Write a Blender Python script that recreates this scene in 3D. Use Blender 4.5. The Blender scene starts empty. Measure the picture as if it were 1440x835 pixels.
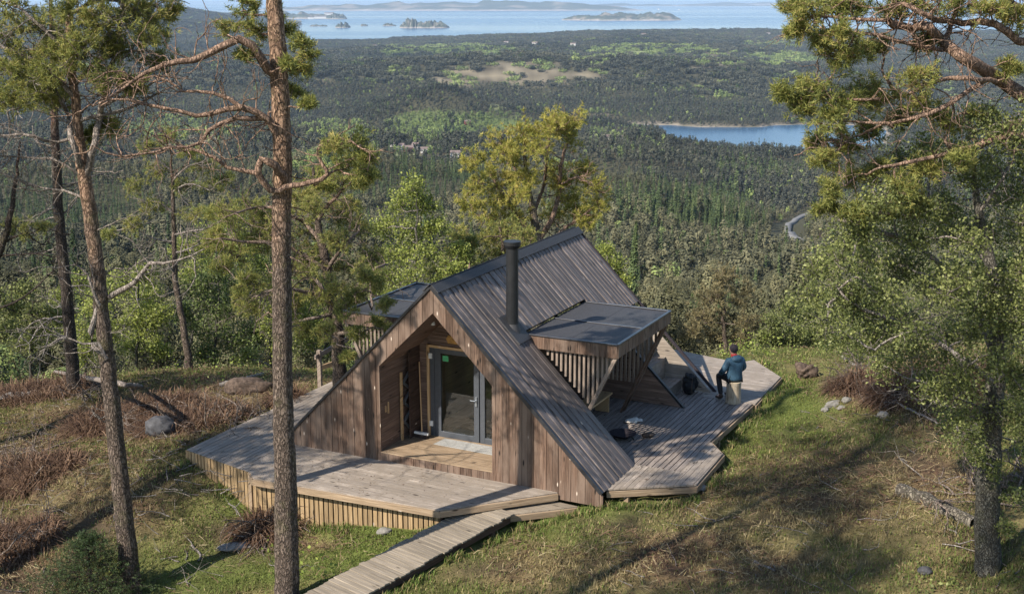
import bpy, bmesh, math, random
import numpy as np
from mathutils import Vector, Matrix, Euler
R=math.radians
col=bpy.context.scene.collection
sc=bpy.context.scene
rng=np.random.default_rng(7); random.seed(7)
# ------------------------------------------------------------------ survey: photo rays <-> places
F=1800.;CX,CY=720.,417.5;P=R(13.2);HC=10.
FW=np.array([0,math.cos(P),-math.sin(P)]);UPV=np.array([0,math.sin(P),math.cos(P)])
CAM=np.array([0,0,HC])
def ray(x,y): return FW+np.array([1.,0,0])*(x-CX)/F+UPV*(CY-y)/F
def at(x,y,z):
    d=ray(x,y); return CAM+d*((z-HC)/d[2])
def wp(x,y,Y):
    d=ray(x,y); return CAM+d*(Y/d[1])
def projv(X,Y,Z):
    D=Y*FW[1]+(Z-HC)*FW[2]
    return CX+F*X/D, CY-F*(Y*UPV[1]+(Z-HC)*UPV[2])/D
YAW=R(26.1)
U=np.array([math.sin(YAW),math.cos(YAW),0]);V=np.array([math.cos(YAW),-math.sin(YAW),0])
O=at(397,621,0)
def L2W(a,b,c=0): return O+V*a+U*b+np.array([0,0,c])
# ------------------------------------------------------------------ noise
_perm=np.random.default_rng(3).random(4096*4)
def _h(ix,iy,s): 
    k=(ix*73856093 ^ iy*19349663 ^ (s*83492791))&0x3fff
    return _perm[k]
def vnoise(x,y,s=0):
    ix=np.floor(x).astype(np.int64);iy=np.floor(y).astype(np.int64)
    fx=x-ix;fy=y-iy;fx=fx*fx*(3-2*fx);fy=fy*fy*(3-2*fy)
    a=_h(ix,iy,s);b=_h(ix+1,iy,s);c=_h(ix,iy+1,s);d=_h(ix+1,iy+1,s)
    return (a*(1-fx)+b*fx)*(1-fy)+(c*(1-fx)+d*fx)*fy-.5
def fbm(x,y,o=4,s=0):
    r=0;a=1
    for i in range(o): r=r+a*vnoise(x*2**i+17.3*i,y*2**i-9.1*i,s+i);a*=.5
    return r
def sstep(a,b,x):
    t=np.clip((x-a)/(b-a),0,1);return t*t*(3-2*t)
# ------------------------------------------------------------------ terrain
gp=[(262,645,-.22),(352,742,-1.05),(450,768,-1.0),(520,762,-.75),(600,748,-.5),(650,830,-.6),(430,850,-.85),(850,712,-.12),(950,702,-.15),(1020,650,-.12),
(1062,590,0),(1105,535,.02),(1200,600,.35),(1300,560,.9),(1440,600,1.3),(1400,790,.7),(1150,780,.2),(900,830,-.25),(200,835,-1.4),(0,835,-1.6),(0,700,-1.3),
(150,600,-1.0),(0,560,-1.5),(200,530,-1.2),(300,565,-.5),(440,545,-.45),(1200,503,.0),(1440,490,.5),(1300,500,.2),(1100,508,-.05),(980,500,-.1),(1040,503,-.1),(760,745,-.42)]
pts=[at(*g) for g in gp]
pts+=[L2W(4,3,-.5),L2W(4,8,-.6),L2W(0,6,-.6),L2W(7,5,-.35),L2W(4,12,-1.2),L2W(-4,9,-1.5)]
pts+=[np.array(p) for p in((-15,8,-2.5),(15,8,1.2),(0,11,-.9),(-24,22,-2.6),(26,24,1.6),(-20,40,-3.5),(0,46,-3.),(20,44,-2.2),(0,0,-1.5),(32,42,-1.5))]
pts=np.array(pts)
def _tps(r2): return .5*r2*np.log(r2+1e-9)
n=len(pts);A=np.zeros((n+3,n+3))
d2=((pts[:,None,:2]-pts[None,:,:2])**2).sum(-1)
A[:n,:n]=_tps(d2)+np.eye(n)*.5;A[:n,n]=1;A[:n,n+1:]=pts[:,:2];A[n,:n]=1;A[n+1:,:n]=pts[:,:2].T
W=np.linalg.solve(A,np.concatenate([pts[:,2],[0,0,0]]))
def near_z(X,Y):
    s=X.shape;X=X.ravel();Y=Y.ravel();z=W[n]+W[n+1]*X+W[n+2]*Y
    for i in range(n): z=z+W[i]*_tps((X-pts[i,0])**2+(Y-pts[i,1])**2)
    z=z+.17*fbm(X*.55,Y*.55,4,11)+.10*fbm(X*1.9,Y*1.9,3,19)
    return z.reshape(s)
SEA=-250.
AZ=np.array([-600,0,250,480,620,720,880,1000,1130,1300,1440,2000.])
T=[(60,  [560,560,560,555,545,545,540,530,525,505,500,500]),
(110, [545,545,545,540,535,535,535,528,522,505,500,500]),
(200, [500,500,500,495,495,495,497,497,495,485,480,480]),
(350, [440,440,440,438,436,436,445,448,450,440,435,435]),
(500,[388,386,384,380,376,378,388,392,392,384,378,378]),
(620,[362,360,358,352,348,350,362,368,370,362,354,354]),
(700,[358,352,350,350,346,344,352,366,372,360,350,350]),
(850,[326,322,320,314,308,310,320,330,336,328,320,320]),
(960,[328,326,318,318,312,306,316,332,340,330,322,322]),
(1150,[288,284,282,276,268,272,280,290,296,286,280,280]),
(1310,[284,284,276,276,270,262,276,290,294,282,276,276]),
(1500,[252,248,250,246,240,238,240,246,248,240,236,236]),
(1720,[228,226,230,232,228,224,212,220,222,214,206,206]),
(1900,[228,228,226,237,235,223,218,228,230,220,212,212]),
(2050,[214,212,214,222,220,214,210,218,220,212,206,206]),
(2180,[208,206,208,212,206,202,203,212,213,208,202,202]),
(2260,[206,204,204,206,196,196,200,-1,-1,203,199,199]),
(2330,[204,202,202,200,182,190,198,-1,-1,200,196,196]),
(2460,[196,195,194,190,151,172,192,-1,-1,193,188,188]),
(2640,[192,190,186,184,160,172,-1,-1,-1,184,184,184]),
(2740,[180,178,178,176,164,166,172,176,181,178,176,176]),
(3000,[160,160,158,156,154,150,150,152,158,156,154,154]),
(3300,[138,136,134,132,126,124,128,130,130,128,128,128]),
(3600,[122,116,110,106,108,106,110,106,107,108,108,108]),
(3950,[127,119,113,110,114,113,115,113,111,111,111,111]),
(4300,[112,108,102,98,104,96,104,102,105,104,104,104]),
(4800,[96,90,84,88,94,90,88,86,92,92,92,92]),
(5300,[99,93,87,94,92,94,92,91,93,93,93,93]),
(6000,[74,68,64,78,74,76,70,70,74,74,74,74]),
(6700,[70,64,58,73,70,64,66,60,64,64,64,64]),
(7400,[52,48,45,66,60,57,54,54,53,54,54,54]),
(8000,[46,42,40,-1,58,54,52,50,49,51,51,51]),
(8600,[40,36,34,-1,-1,-1,49,47,46,48,48,48]),
(9300,[36,32,30,-1,-1,-1,-1,-1,44,45,45,45]),
(11500,[28,24,22,-1,-1,-1,-1,-1,-1,-1,-1,-1]),
(14500,[20,14,14,-1,-1,-1,-1,-1,-1,-1,-1,-1]),
(17000,[24,24,24,-1,-1,-1,-1,-1,-1,-1,-1,-1])]
TD=np.log(np.array([t[0] for t in T],float))
TZ=np.zeros((len(T),len(AZ)))
for i,(d,row) in enumerate(T):
    for j,y in enumerate(row):
        TZ[i,j]=-266 if y<0 else HC-d*math.tan(P-math.atan((CY-y)/F))
        if y>=0: TZ[i,j]=max(TZ[i,j],SEA+7) if d>2300 else max(TZ[i,j],SEA+13)
HILLS=[(620,2430,24,150),(1010,1640,12,150),(760,1420,20,130),(880,1020,16,100),(1060,780,13,80),(480,1650,22,150),(260,1850,34,210),(330,1250,24,130),(560,1080,17,100),(150,1100,22,130),(380,3250,48,300),(700,3420,26,330),(960,3350,30,280),(150,3700,60,350),(1120,3900,34,300),(190,7600,85,400),(250,9600,90,420),(860,5150,22,380),(600,5200,16,350),(1080,5300,26,330),(430,4900,18,300),(760,6300,8,400),(950,6300,12,400)]
def far_z(X,Y):
    r=np.maximum(np.hypot(X,Y),60)
    a=np.clip(CX+F*1.0*(X/np.maximum(Y,1e-3)),AZ[0],AZ[-1]-1e-3);a=np.where(Y<=0,np.where(X<0,AZ[0],AZ[-1]-1e-3),a)
    wv=sstep(900,1800,r)*.045*fbm(X/240,Y/240,4,77)
    l=np.clip(np.log(r)+wv,TD[0],TD[-1]-1e-6)
    i=np.clip(np.searchsorted(TD,l,'right')-1,0,len(TD)-2);j=np.clip(np.searchsorted(AZ,a,'right')-1,0,len(AZ)-2)
    fi=(l-TD[i])/(TD[i+1]-TD[i]);fj=(a-AZ[j])/(AZ[j+1]-AZ[j]);fj=fj*fj*(3-2*fj)
    z=(TZ[i,j]*(1-fj)+TZ[i,j+1]*fj)*(1-fi)+(TZ[i+1,j]*(1-fj)+TZ[i+1,j+1]*fj)*fi
    for hx_,hd_,hh_,hw_ in HILLS:
        x0=hd_*(hx_-CX)/F;y0=math.sqrt(max(hd_**2-x0**2,1));z=z+hh_*np.exp(-(((X-x0)/(hw_*1.5))**2+((Y-y0)/(hw_*.8))**2))
    amp=np.minimum(r*.031,52)
    q=np.clip((z-SEA)/30,.18,1) 
    z=z+amp*q*fbm(X/(r*.14+30)*.55+3,Y/(r*.14+30)*.55,3,31)*1.3+amp*.35*q*fbm(X/220,Y/220,3,41)
    return z
def height(X,Y):
    X=np.asarray(X,float);Y=np.asarray(Y,float)
    r=np.hypot(X,Y);w=sstep(40,62,r)
    return near_z(X,Y)*(1-w)+far_z(X,Y)*w
def hz(x,y): return float(height(np.array([x]),np.array([y]))[0])
def ground(px,py):
    p=at(px,py,0)
    for _ in range(12): p=at(px,py,hz(p[0],p[1]))
    return p
# ground colour zones (what grows there, and painted shade in the dark zones): photo places -> blobs on the land
def blobs(px,py,L):
    m=0
    for cx,cy,rx,ry in L: m=np.maximum(m,np.exp(-(((px-cx)/rx)**2+((py-cy)/ry)**2)))
    return m
G_DARK=[(40,650,70,30),(230,660,60,35),(120,745,70,30),(300,745,40,20),(380,770,40,14),(1200,640,70,26),(1290,650,50,25),(1080,735,60,14),(950,775,60,16),(870,740,40,10),(1380,760,60,30),(1330,600,60,30),(20,820,60,20),(160,640,60,14),(700,800,50,12)]  # dark heather and earth, with tree shade painted into the ground colour
G_GREEN=[(700,740,110,28),(560,765,120,35),(350,800,160,40),(1080,590,70,45),(1000,640,60,50),(1150,560,60,22),(330,700,55,30),(230,690,50,40),(60,585,90,18),(480,800,90,40),(600,500,500,12),(960,505,60,8),(820,712,90,12),(1100,540,40,12),(300,720,60,20),(1010,700,40,20)]
G_BROWN=[(1150,720,210,55),(1000,770,150,40),(850,800,170,35),(1300,680,120,50),(1200,560,50,14),(120,700,120,45),(200,590,190,30),(30,660,60,60),(20,790,60,70),(380,650,50,30),(1060,780,140,50),(450,765,30,8),(1330,560,100,60),(330,560,120,30)]
F_TAN=[(700,104,78,17),(775,112,48,9),(850,82,26,7),(1010,78,36,4),(985,93,24,9),(1090,62,36,5),(590,215,40,6),(655,222,16,6),(855,200,26,9),(295,197,34,11),(820,83,18,6),(1030,92,20,5),(1125,106,30,5),(960,183,120,2.5),(1080,187,70,2.2)]
F_FIELD=[(560,218,34,3.5),(612,206,26,3),(640,226,18,4),(862,190,18,2.5),(540,190,22,3.5),(470,214,26,3.5),(600,74,40,2),(900,74,36,2.5),(960,64,30,2),(690,80,20,2),(430,196,20,4),(700,150,14,4),(1060,75,24,2.5),(250,205,30,5),(330,225,30,4),(120,190,30,5),(760,188,14,3)]
F_GREEN=[(610,178,75,24),(480,190,55,20),(640,72,110,9),(920,72,90,10),(560,100,30,4),(1100,85,60,12),(240,180,70,20),(840,185,26,8),(700,175,60,18),(440,235,60,22),(780,240,20,14)]
F_SPRUCE=[(960,305,130,36),(600,265,110,28),(500,270,90,25),(900,285,90,20),(1060,245,90,14),(100,300,160,50)]
# ------------------------------------------------------------------ naming helpers
def tag(o,label=None,cat=None,group=None,kind=None):
    if label:o['label']=label
    if cat:o['category']=cat
    if group:o['group']=group
    if kind:o['kind']=kind
    return o
def empty(name,loc,rz=0,**k):
    o=bpy.data.objects.new(name,None);col.objects.link(o);o.location=tuple(loc);o.rotation_euler=(0,0,rz);o.empty_display_size=.2
    return tag(o,**k)
def link(name,me,mat=None,parent=None,smooth=False,**k):
    o=bpy.data.objects.new(name,me);col.objects.link(o)
    if mat is not None:
        for m in (mat if isinstance(mat,(list,tuple)) else [mat]): me.materials.append(m)
    if parent is not None:o.parent=parent
    if smooth: me.polygons.foreach_set('use_smooth',[True]*len(me.polygons))
    return tag(o,**k)
# ------------------------------------------------------------------ builders
class MB:
    """faces with uv along / across the grain"""
    def __init__(s): s.v=[];s.f=[];s.uv=[];s.mi=[]
    def face(s,ps,uvs=None,mi=0):
        b=len(s.v);s.v+= [tuple(p) for p in ps];s.f.append(tuple(range(b,b+len(ps))));s.uv+=list(uvs or [(0,0)]*len(ps));s.mi.append(mi)
    def prism(s,poly,o,ea,eb,en,t,off=0.,mi=0):
        """poly in (a,b) plane coords, extruded t along en; uv=(b,a)"""
        o=np.array(o,float);ea=np.array(ea,float);eb=np.array(eb,float);en=np.array(en,float)
        ar=sum(poly[i][0]*poly[(i+1)%len(poly)][1]-poly[(i+1)%len(poly)][0]*poly[i][1] for i in range(len(poly)))
        if ar<0: poly=poly[::-1]
        if np.dot(np.cross(ea,eb),en)<0: poly=poly[::-1]
        top=[o+ea*a+eb*b+en*t for a,b in poly];bot=[o+ea*a+eb*b for a,b in poly];uv=[(b+off,a+off*7.3) for a,b in poly]
        base=len(s.v);m=len(poly);s.v+=[tuple(p) for p in top+bot]
        s.f.append(tuple(range(base,base+m)));s.uv+=uv;s.mi.append(mi)
        s.f.append(tuple(range(base+2*m-1,base+m-1,-1)));s.uv+=uv[::-1];s.mi.append(mi)
        for i in range(m):
            j=(i+1)%m;s.f.append((base+i,base+m+i,base+m+j,base+j))
            ua,ub=uv[i],uv[j];s.uv+=[ua,(ua[0],ua[1]+t),(ub[0],ub[1]+t),ub];s.mi.append(mi)
    def beam(s,p,q,w,h,up=(0,0,1),mi=0):
        p=np.array(p,float);q=np.array(q,float);d=q-p;l=np.linalg.norm(d);d/=l
        x=np.cross(d,up);x/=np.linalg.norm(x);z=np.cross(x,d)
        s.prism([(-w/2,0),(w/2,0),(w/2,l),(-w/2,l)],p-z*h/2,x,d,z,h,random.random()*50,mi)
    def box(s,c,d,mi=0):
        s.prism([(-d[0]/2,-d[1]/2),(d[0]/2,-d[1]/2),(d[0]/2,d[1]/2),(-d[0]/2,d[1]/2)],(c[0],c[1],c[2]-d[2]/2),(1,0,0),(0,1,0),(0,0,1),d[2],random.random()*50,mi)
    def cyl(s,p,q,r0,r1=None,n=12,mi=0):
        r1=r0 if r1 is None else r1
        p=np.array(p,float);q=np.array(q,float);d=q-p;l=np.linalg.norm(d);d/=l
        x=np.cross(d,(0,0,1) if abs(d[2])<.9 else (0,1,0));x/=np.linalg.norm(x);y=np.cross(d,x)
        a=[p+(x*math.cos(t)+y*math.sin(t))*r0 for t in np.arange(n)*2*math.pi/n];b=[q+(x*math.cos(t)+y*math.sin(t))*r1 for t in np.arange(n)*2*math.pi/n]
        base=len(s.v);s.v+=[tuple(k) for k in a+b]
        for i in range(n):
            j=(i+1)%n;s.f.append((base+i,base+j,base+n+j,base+n+i));s.uv+=[(0,i*.05),(0,i*.05+.05),(l,i*.05+.05),(l,i*.05)];s.mi.append(mi)
        s.f.append(tuple(range(base+n-1,base-1,-1)));s.uv+=[(0,0)]*n;s.mi.append(mi)
        s.f.append(tuple(range(base+n,base+2*n)));s.uv+=[(0,0)]*n;s.mi.append(mi)
    def build(s,name,mat,parent=None,smooth=False,bevel=0,**k):
        me=bpy.data.meshes.new(name);me.from_pydata(s.v,[],s.f)
        uvl=me.uv_layers.new(name='UVMap');uvl.data.foreach_set('uv',np.array(s.uv,float).ravel())
        me.polygons.foreach_set('material_index',s.mi);me.update()
        o=link(name,me,mat,parent,**k)
        if smooth: me.polygons.foreach_set('use_smooth',[True]*len(me.polygons))
        if bevel:
            b=o.modifiers.new('bevel','BEVEL');b.width=bevel;b.segments=2;b.limit_method='ANGLE'
        return o
def clip(poly,a0,a1):
    def half(pl,val,keep):
        out=[]
        for i in range(len(pl)):
            p,q=pl[i],pl[(i+1)%len(pl)];dp=(p[0]-val)*keep;dq=(q[0]-val)*keep
            if dp>=0: out.append(p)
            if (dp>0 and dq<0) or (dp<0 and dq>0):
                t=dp/(dp-dq);out.append((p[0]+(q[0]-p[0])*t,p[1]+(q[1]-p[1])*t))
        return out
    r=half(poly,a0,1)
    return half(r,a1,-1) if len(r)>=3 else []
def planks(mb,polys,o,ea,eb,en,w0,gap,t,alt=0.,jit=.002,joints=None,mi=0,wj=.04):
    """boards running along eb, stepped along ea, clipped to the convex polygons"""
    a0=min(p[0] for pl in polys for p in pl);a1=max(p[0] for pl in polys for p in pl)
    k=0;a=a0
    while a<a1-.004:
        w=w0*random.uniform(1-wj,1+wj);off=random.random()*40;dz=random.uniform(-jit,jit)
        for pl in polys:
            c=clip(pl,a,min(a+w-gap,a1))
            if len(c)>=3:
                base=np.array(o,float)+np.array(en,float)*(alt if k%2 else 0)
                if joints:
                    bl=min(p[1] for p in c);bh=max(p[1] for p in c);s=bl-random.random()*joints
                    while s<bh:
                        cc=[(y,x) for x,y in c];cc=clip(cc,s,s+joints-.006);cc=[(y,x) for x,y in cc]
                        if len(cc)>=3: mb.prism(cc,base,ea,eb,en,t+dz+random.uniform(-.001,.001),off+random.random()*9,mi)
                        s+=joints
                else: mb.prism(c,base,ea,eb,en,t+dz,off,mi)
        a+=w;k+=1
X3,Y3,Z3=(1,0,0),(0,1,0),(0,0,1)
class VB:
    """numpy mesh collector for vegetation"""
    def __init__(s): s.v=[];s.q=[];s.t=[];s.n=0;s.c=[]
    def add(s,v,q=None,t=None,c=None):
        if q is not None and len(q): s.q.append(np.asarray(q)+s.n)
        if t is not None and len(t): s.t.append(np.asarray(t)+s.n)
        s.v.append(v);s.n+=len(v)
        if c is not None: s.c.append(c)
    def mesh(s,name):
        me=bpy.data.meshes.new(name)
        if not s.v: return me
        v=np.concatenate(s.v).astype(np.float32)
        q=np.concatenate(s.q) if s.q else np.zeros((0,4),int);t=np.concatenate(s.t) if s.t else np.zeros((0,3),int)
        me.vertices.add(len(v));me.vertices.foreach_set('co',v.ravel())
        nl=q.size+t.size;me.loops.add(nl);me.loops.foreach_set('vertex_index',np.concatenate([q.ravel(),t.ravel()]).astype(np.int32))
        me.polygons.add(len(q)+len(t))
        ls=np.concatenate([np.arange(len(q))*4,len(q)*4+np.arange(len(t))*3]).astype(np.int32)
        me.polygons.foreach_set('loop_start',ls);me.update(calc_edges=True)
        if s.c:
            c=np.concatenate(s.c);a=me.color_attributes.new('gcol','FLOAT_COLOR','POINT')
            a.data.foreach_set('color',np.concatenate([c,np.ones((len(c),1))],1).astype(np.float32).ravel())
        return me
def tube(vb,path,rad,sides=6):
    P_=np.asarray(path,float);n_=len(P_);rad=np.broadcast_to(np.asarray(rad,float),(n_,))
    tg=np.gradient(P_,axis=0);tg/=np.linalg.norm(tg,axis=1)[:,None]+1e-9
    ref=np.array([.31,.95,.1]) if abs(tg[0][2])>.7 else np.array([0,0,1.])
    x=np.cross(tg,ref);x/=np.linalg.norm(x,axis=1)[:,None]+1e-9;y=np.cross(tg,x)
    a=np.arange(sides)*2*np.pi/sides
    v=P_[:,None,:]+rad[:,None,None]*(x[:,None,:]*np.cos(a)[None,:,None]+y[:,None,:]*np.sin(a)[None,:,None])
    i=np.arange(n_-1)[:,None]*sides;j=np.arange(sides)[None,:];k=(j+1)%sides
    q=np.stack([i+j,i+k,i+sides+k,i+sides+j],-1).reshape(-1,4)
    vb.add(v.reshape(-1,3),q)
def smoothpath(pts_,rad,step=.25,wob=0.):
    p=np.asarray(pts_,float);rad=np.asarray(rad,float)
    s=np.concatenate([[0],np.cumsum(np.linalg.norm(np.diff(p,axis=0),axis=1))]);m=max(3,int(s[-1]/step)+1)
    t=np.linspace(0,s[-1],m)
    # catmull-rom
    out=[]
    for tt in t:
        i=min(max(np.searchsorted(s,tt,'right')-1,0),len(p)-2);f=(tt-s[i])/(s[i+1]-s[i]+1e-9)
        p0=p[max(i-1,0)];p1=p[i];p2=p[i+1];p3=p[min(i+2,len(p)-1)]
        out.append(.5*((2*p1)+(-p0+p2)*f+(2*p0-5*p1+4*p2-p3)*f*f+(-p0+3*p1-3*p2+p3)*f**3))
    out=np.array(out);rr=np.interp(t,s,rad)
    if wob: out[1:-1]+=rng.normal(0,wob,(m-2,3))
    return out,rr
def unit(v): return v/(np.linalg.norm(v,axis=-1,keepdims=True)+1e-9)
def tufts(vb,Pn,Dn,n_=14,L=.085,w=.011,spread=.75):
    N=len(Pn)
    if not N:return
    P0=np.repeat(Pn,n_,0)+rng.normal(0,.012,(N*n_,3))+np.repeat(Dn,n_,0)*rng.uniform(-.05,.03,(N*n_,1))
    d=unit(np.repeat(Dn,n_,0)*.75+rng.normal(0,spread,(N*n_,3)))
    sd=unit(np.cross(d,rng.normal(size=(N*n_,3))))
    l=L*rng.uniform(.7,1.2,(N*n_,1))
    v=np.stack([P0-sd*w/2,P0+sd*w/2,P0+d*l+sd*w*.2,P0+d*l-sd*w*.2],1).reshape(-1,3)
    vb.add(v,q=np.arange(N*n_*4).reshape(-1,4))
def leaves(vb,Pn,size=.05,flat=.3,asp=.7):
    N=len(Pn)
    if not N:return
    a=unit(rng.normal(size=(N,3)));b=unit(np.cross(a,rng.normal(size=(N,3))+np.array([0,0,flat])))
    s=size*rng.uniform(.6,1.3,(N,1))
    v=np.stack([Pn-a*s*.5,Pn+b*s*.5*asp,Pn+a*s*.5,Pn-b*s*.5*asp],1).reshape(-1,3)
    vb.add(v,q=np.arange(N*4).reshape(-1,4))
def sprig(vb,p,d,L,r,depth,ends,curl=.35,up=.12,kids=(3,6),sides=4,seg=.12):
    """gnarled branch; collects tips (position, direction)"""
    m=max(3,int(L/seg));pts_=[np.array(p,float)];d=np.array(d,float)/np.linalg.norm(d)
    for i in range(m):
        d=d+rng.normal(0,curl,3)*.5+np.array([0,0,up*.4]);d/=np.linalg.norm(d);pts_.append(pts_[-1]+d*L/m)
    pts_=np.array(pts_);tube(vb,pts_,np.linspace(r,r*.4,m+1),sides)
    if depth==0:
        k=max(1,int(m*.7))
        for i in range(m-k+1,m+1):
            dd=pts_[i]-pts_[i-1];ends.append((pts_[i],dd/np.linalg.norm(dd)))
        return
    for _ in range(random.randint(*kids)):
        i=random.randint(max(1,m//4),m);dd=pts_[i]-pts_[i-1];dd/=np.linalg.norm(dd)
        nd=dd*.7+rng.normal(0,.6,3)+np.array([0,0,up]);f=random.uniform(.35,.65)
        sprig(vb,pts_[i],nd,L*f,r*.5,depth-1,ends,curl,up,kids,max(3,sides-1),seg)
# ------------------------------------------------------------------ materials
class NT:
    def __init__(s,name):
        s.m=bpy.data.materials.new(name);s.m.use_nodes=True;s.t=s.m.node_tree;s.b=s.t.nodes['Principled BSDF'];s.out=s.t.nodes['Material Output']
        s.b.inputs['Specular IOR Level'].default_value=.3
    def n(s,ty,**k):
        x=s.t.nodes.new(ty)
        for a,v in k.items():
            if a in x.inputs.keys(): x.inputs[a].default_value=v
            else: setattr(x,a,v)
        return x
    def l(s,a,b): s.t.links.new(a,b)
    def noise(s,vec,scale,detail=4,rough=.6,sc3=None):
        if sc3:
            mp=s.n('ShaderNodeMapping');mp.inputs['Scale'].default_value=sc3;s.l(vec,mp.inputs[0]);vec=mp.outputs[0]
        x=s.n('ShaderNodeTexNoise',Scale=scale,Detail=detail,Roughness=rough);s.l(vec,x.inputs['Vector']);return x.outputs['Fac']
    def ramp(s,fac,stops):
        r=s.n('ShaderNodeValToRGB');e=r.color_ramp.elements
        while len(e)<len(stops): e.new(.5)
        for el,(p,c) in zip(e,stops): el.position=p;el.color=(*c,1) if len(c)==3 else c
        s.l(fac,r.inputs[0]);return r.outputs[0]
    def mix(s,fac,a,b,mode='MIX'):
        x=s.n('ShaderNodeMix',data_type='RGBA',blend_type=mode)
        for i,v in ((0,fac),(6,a),(7,b)):
            if isinstance(v,(int,float)): x.inputs[i].default_value=v
            elif isinstance(v,tuple): x.inputs[i].default_value=(*v,1)
            else: s.l(v,x.inputs[i])
        return x.outputs[2]
    def math(s,op,a,b=0.):
        x=s.n('ShaderNodeMath',operation=op)
        for i,v in ((0,a),(1,b)):
            if isinstance(v,(int,float)): x.inputs[i].default_value=v
            else: s.l(v,x.inputs[i])
        return x.outputs[0]
    def bump(s,h,st=.3,d=.01):
        x=s.n('ShaderNodeBump',Strength=st,Distance=d);s.l(h,x.inputs['Height']);s.l(x.outputs[0],s.b.inputs['Normal'])
    def col(s,c): s.l(c,s.b.inputs['Base Color'])
    def rough(s,v):
        if isinstance(v,float): s.b.inputs['Roughness'].default_value=v
        else: s.l(v,s.b.inputs['Roughness'])
def wood(name,c1,c2,c3,knots=.0,rough=.75,var=.35,stain=None,spec=.3,patch=None):
    w=NT(name);uv=w.n('ShaderNodeUVMap').outputs[0]
    g=w.noise(uv,1,5,.65,(1.6,38,1));g2=w.noise(uv,1,3,.5,(.5,7,1))
    c=w.ramp(g,[(.3,c1),(.52,c2),(.75,c3)])
    isl=w.n('ShaderNodeNewGeometry').outputs['Random Per Island']
    v=w.math('MULTIPLY_ADD',isl,var);v.node.inputs[2].default_value=1-var/2
    c=w.mix(1.,c,w.ramp(v,[(0,(0,0,0)),(1,(1,1,1))]),'MULTIPLY') if False else c
    hs=w.n('ShaderNodeHueSaturation',Hue=.5,Saturation=1.);w.l(v,hs.inputs['Value']);w.l(c,hs.inputs['Color']);c=hs.outputs[0]
    c=w.mix(w.ramp(g2,[(.35,(0,0,0)),(.7,(.6,.6,.6))]),c,tuple(x*.55 for x in c2))
    if patch:
        ob=w.n('ShaderNodeTexCoord').outputs['Object'];pn=w.noise(ob,1,5,.65,(3.,3.,.55))
        c=w.mix(w.ramp(pn,[(.42,(0,0,0)),(.62,(1,1,1))]),c,patch)
    if knots:
        mp=w.n('ShaderNodeMapping');mp.inputs['Scale'].default_value=(2.6,9,1);w.l(uv,mp.inputs[0])
        vo=w.n('ShaderNodeTexVoronoi',Scale=1.);w.l(mp.outputs[0],vo.inputs['Vector'])
        k=w.ramp(vo.outputs['Distance'],[(.06,(1,1,1)),(.15,(0,0,0))])
        pick=w.n('ShaderNodeSeparateColor');w.l(vo.outputs['Color'],pick.inputs[0])
        k2=w.math('MULTIPLY',k,w.math('GREATER_THAN',pick.outputs[0],1-knots))
        c=w.mix(k2,c,(.55,.46,.38))
        k3=w.math('MULTIPLY',w.ramp(vo.outputs['Distance'],[(.1,(1,1,1)),(.24,(0,0,0))]),w.math('LESS_THAN',pick.outputs[0],.3))
        c=w.mix(k3,c,tuple(x*.3 for x in c1))
    w.col(c);w.rough(rough);w.b.inputs['Specular IOR Level'].default_value=spec
    w.bump(g,.5,.006);return w.m
M={}
M['facade']=wood('facade_boards',(.026,.016,.011),(.105,.064,.044),(.235,.16,.118),knots=.35,patch=(.165,.118,.09),var=.85)
M['dark_boards']=wood('dark_boards',(.022,.014,.011),(.075,.046,.034),(.15,.10,.075),knots=.1,var=.45)
M['roof']=wood('roof_boards',(.040,.032,.029),(.155,.128,.118),(.36,.31,.29),knots=.06,rough=.6,var=1.15,spec=.5,patch=(.10,.084,.078))
M['deck']=wood('deck_boards',(.145,.118,.094),(.31,.265,.222),(.49,.43,.37),knots=.04,rough=.7,var=.45,patch=(.22,.185,.15))
M['deck2']=wood('side_deck_boards',(.11,.09,.078),(.26,.22,.19),(.42,.365,.32),knots=.04,rough=.65,var=.4)
M['warm']=wood('warm_brown_boards',(.07,.042,.03),(.19,.125,.095),(.30,.215,.17),knots=.1,var=.5)
M['walk']=wood('boardwalk_planks',(.12,.10,.075),(.26,.22,.17),(.40,.35,.28),knots=.05,rough=.8,var=.35)
M['skirt']=wood('skirt_boards',(.13,.085,.04),(.31,.215,.115),(.46,.35,.22),knots=.2,rough=.8,var=.5)
M['porch']=wood('porch_boards',(.14,.095,.06),(.30,.22,.145),(.44,.34,.24),knots=.1,rough=.6,var=.3)
M['fresh']=wood('fresh_timber',(.36,.22,.10),(.55,.36,.19),(.66,.48,.29),knots=.05,rough=.6,var=.2)
M['slat']=wood('slat_wood',(.10,.075,.06),(.26,.205,.165),(.40,.33,.27),knots=.05,var=.3)
M['inside']=wood('interior_panel',(.25,.16,.09),(.42,.29,.17),(.5,.37,.24),knots=.1,var=.2)
def plain(name,c,rough=.5,metal=0.,spec=.5,ns=8,amt=.25,bump=.0):
    w=NT(name);ob=w.n('ShaderNodeTexCoord').outputs['Object'];f=w.noise(ob,ns,5,.65)
    w.col(w.ramp(f,[(.3,tuple(x*(1-amt) for x in c)),(.7,tuple(min(1,x*(1+amt)) for x in c))]));w.rough(rough);w.b.inputs['Metallic'].default_value=metal;w.b.inputs['Specular IOR Level'].default_value=spec
    if bump:w.bump(f,bump,.02)
    return w.m
M['felt']=plain('roofing_felt',(.045,.045,.048),.6,0,.3,30,.3,.3)
M['black']=plain('black_metal',(.014,.015,.017),.5,.0,.35,6,.3)
M['trim']=plain('dark_flashing',(.05,.052,.06),.35,.6,.6,6,.3)
M['steel']=plain('galvanised_steel',(.30,.33,.37),.35,.8,.5,12,.2)
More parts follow.
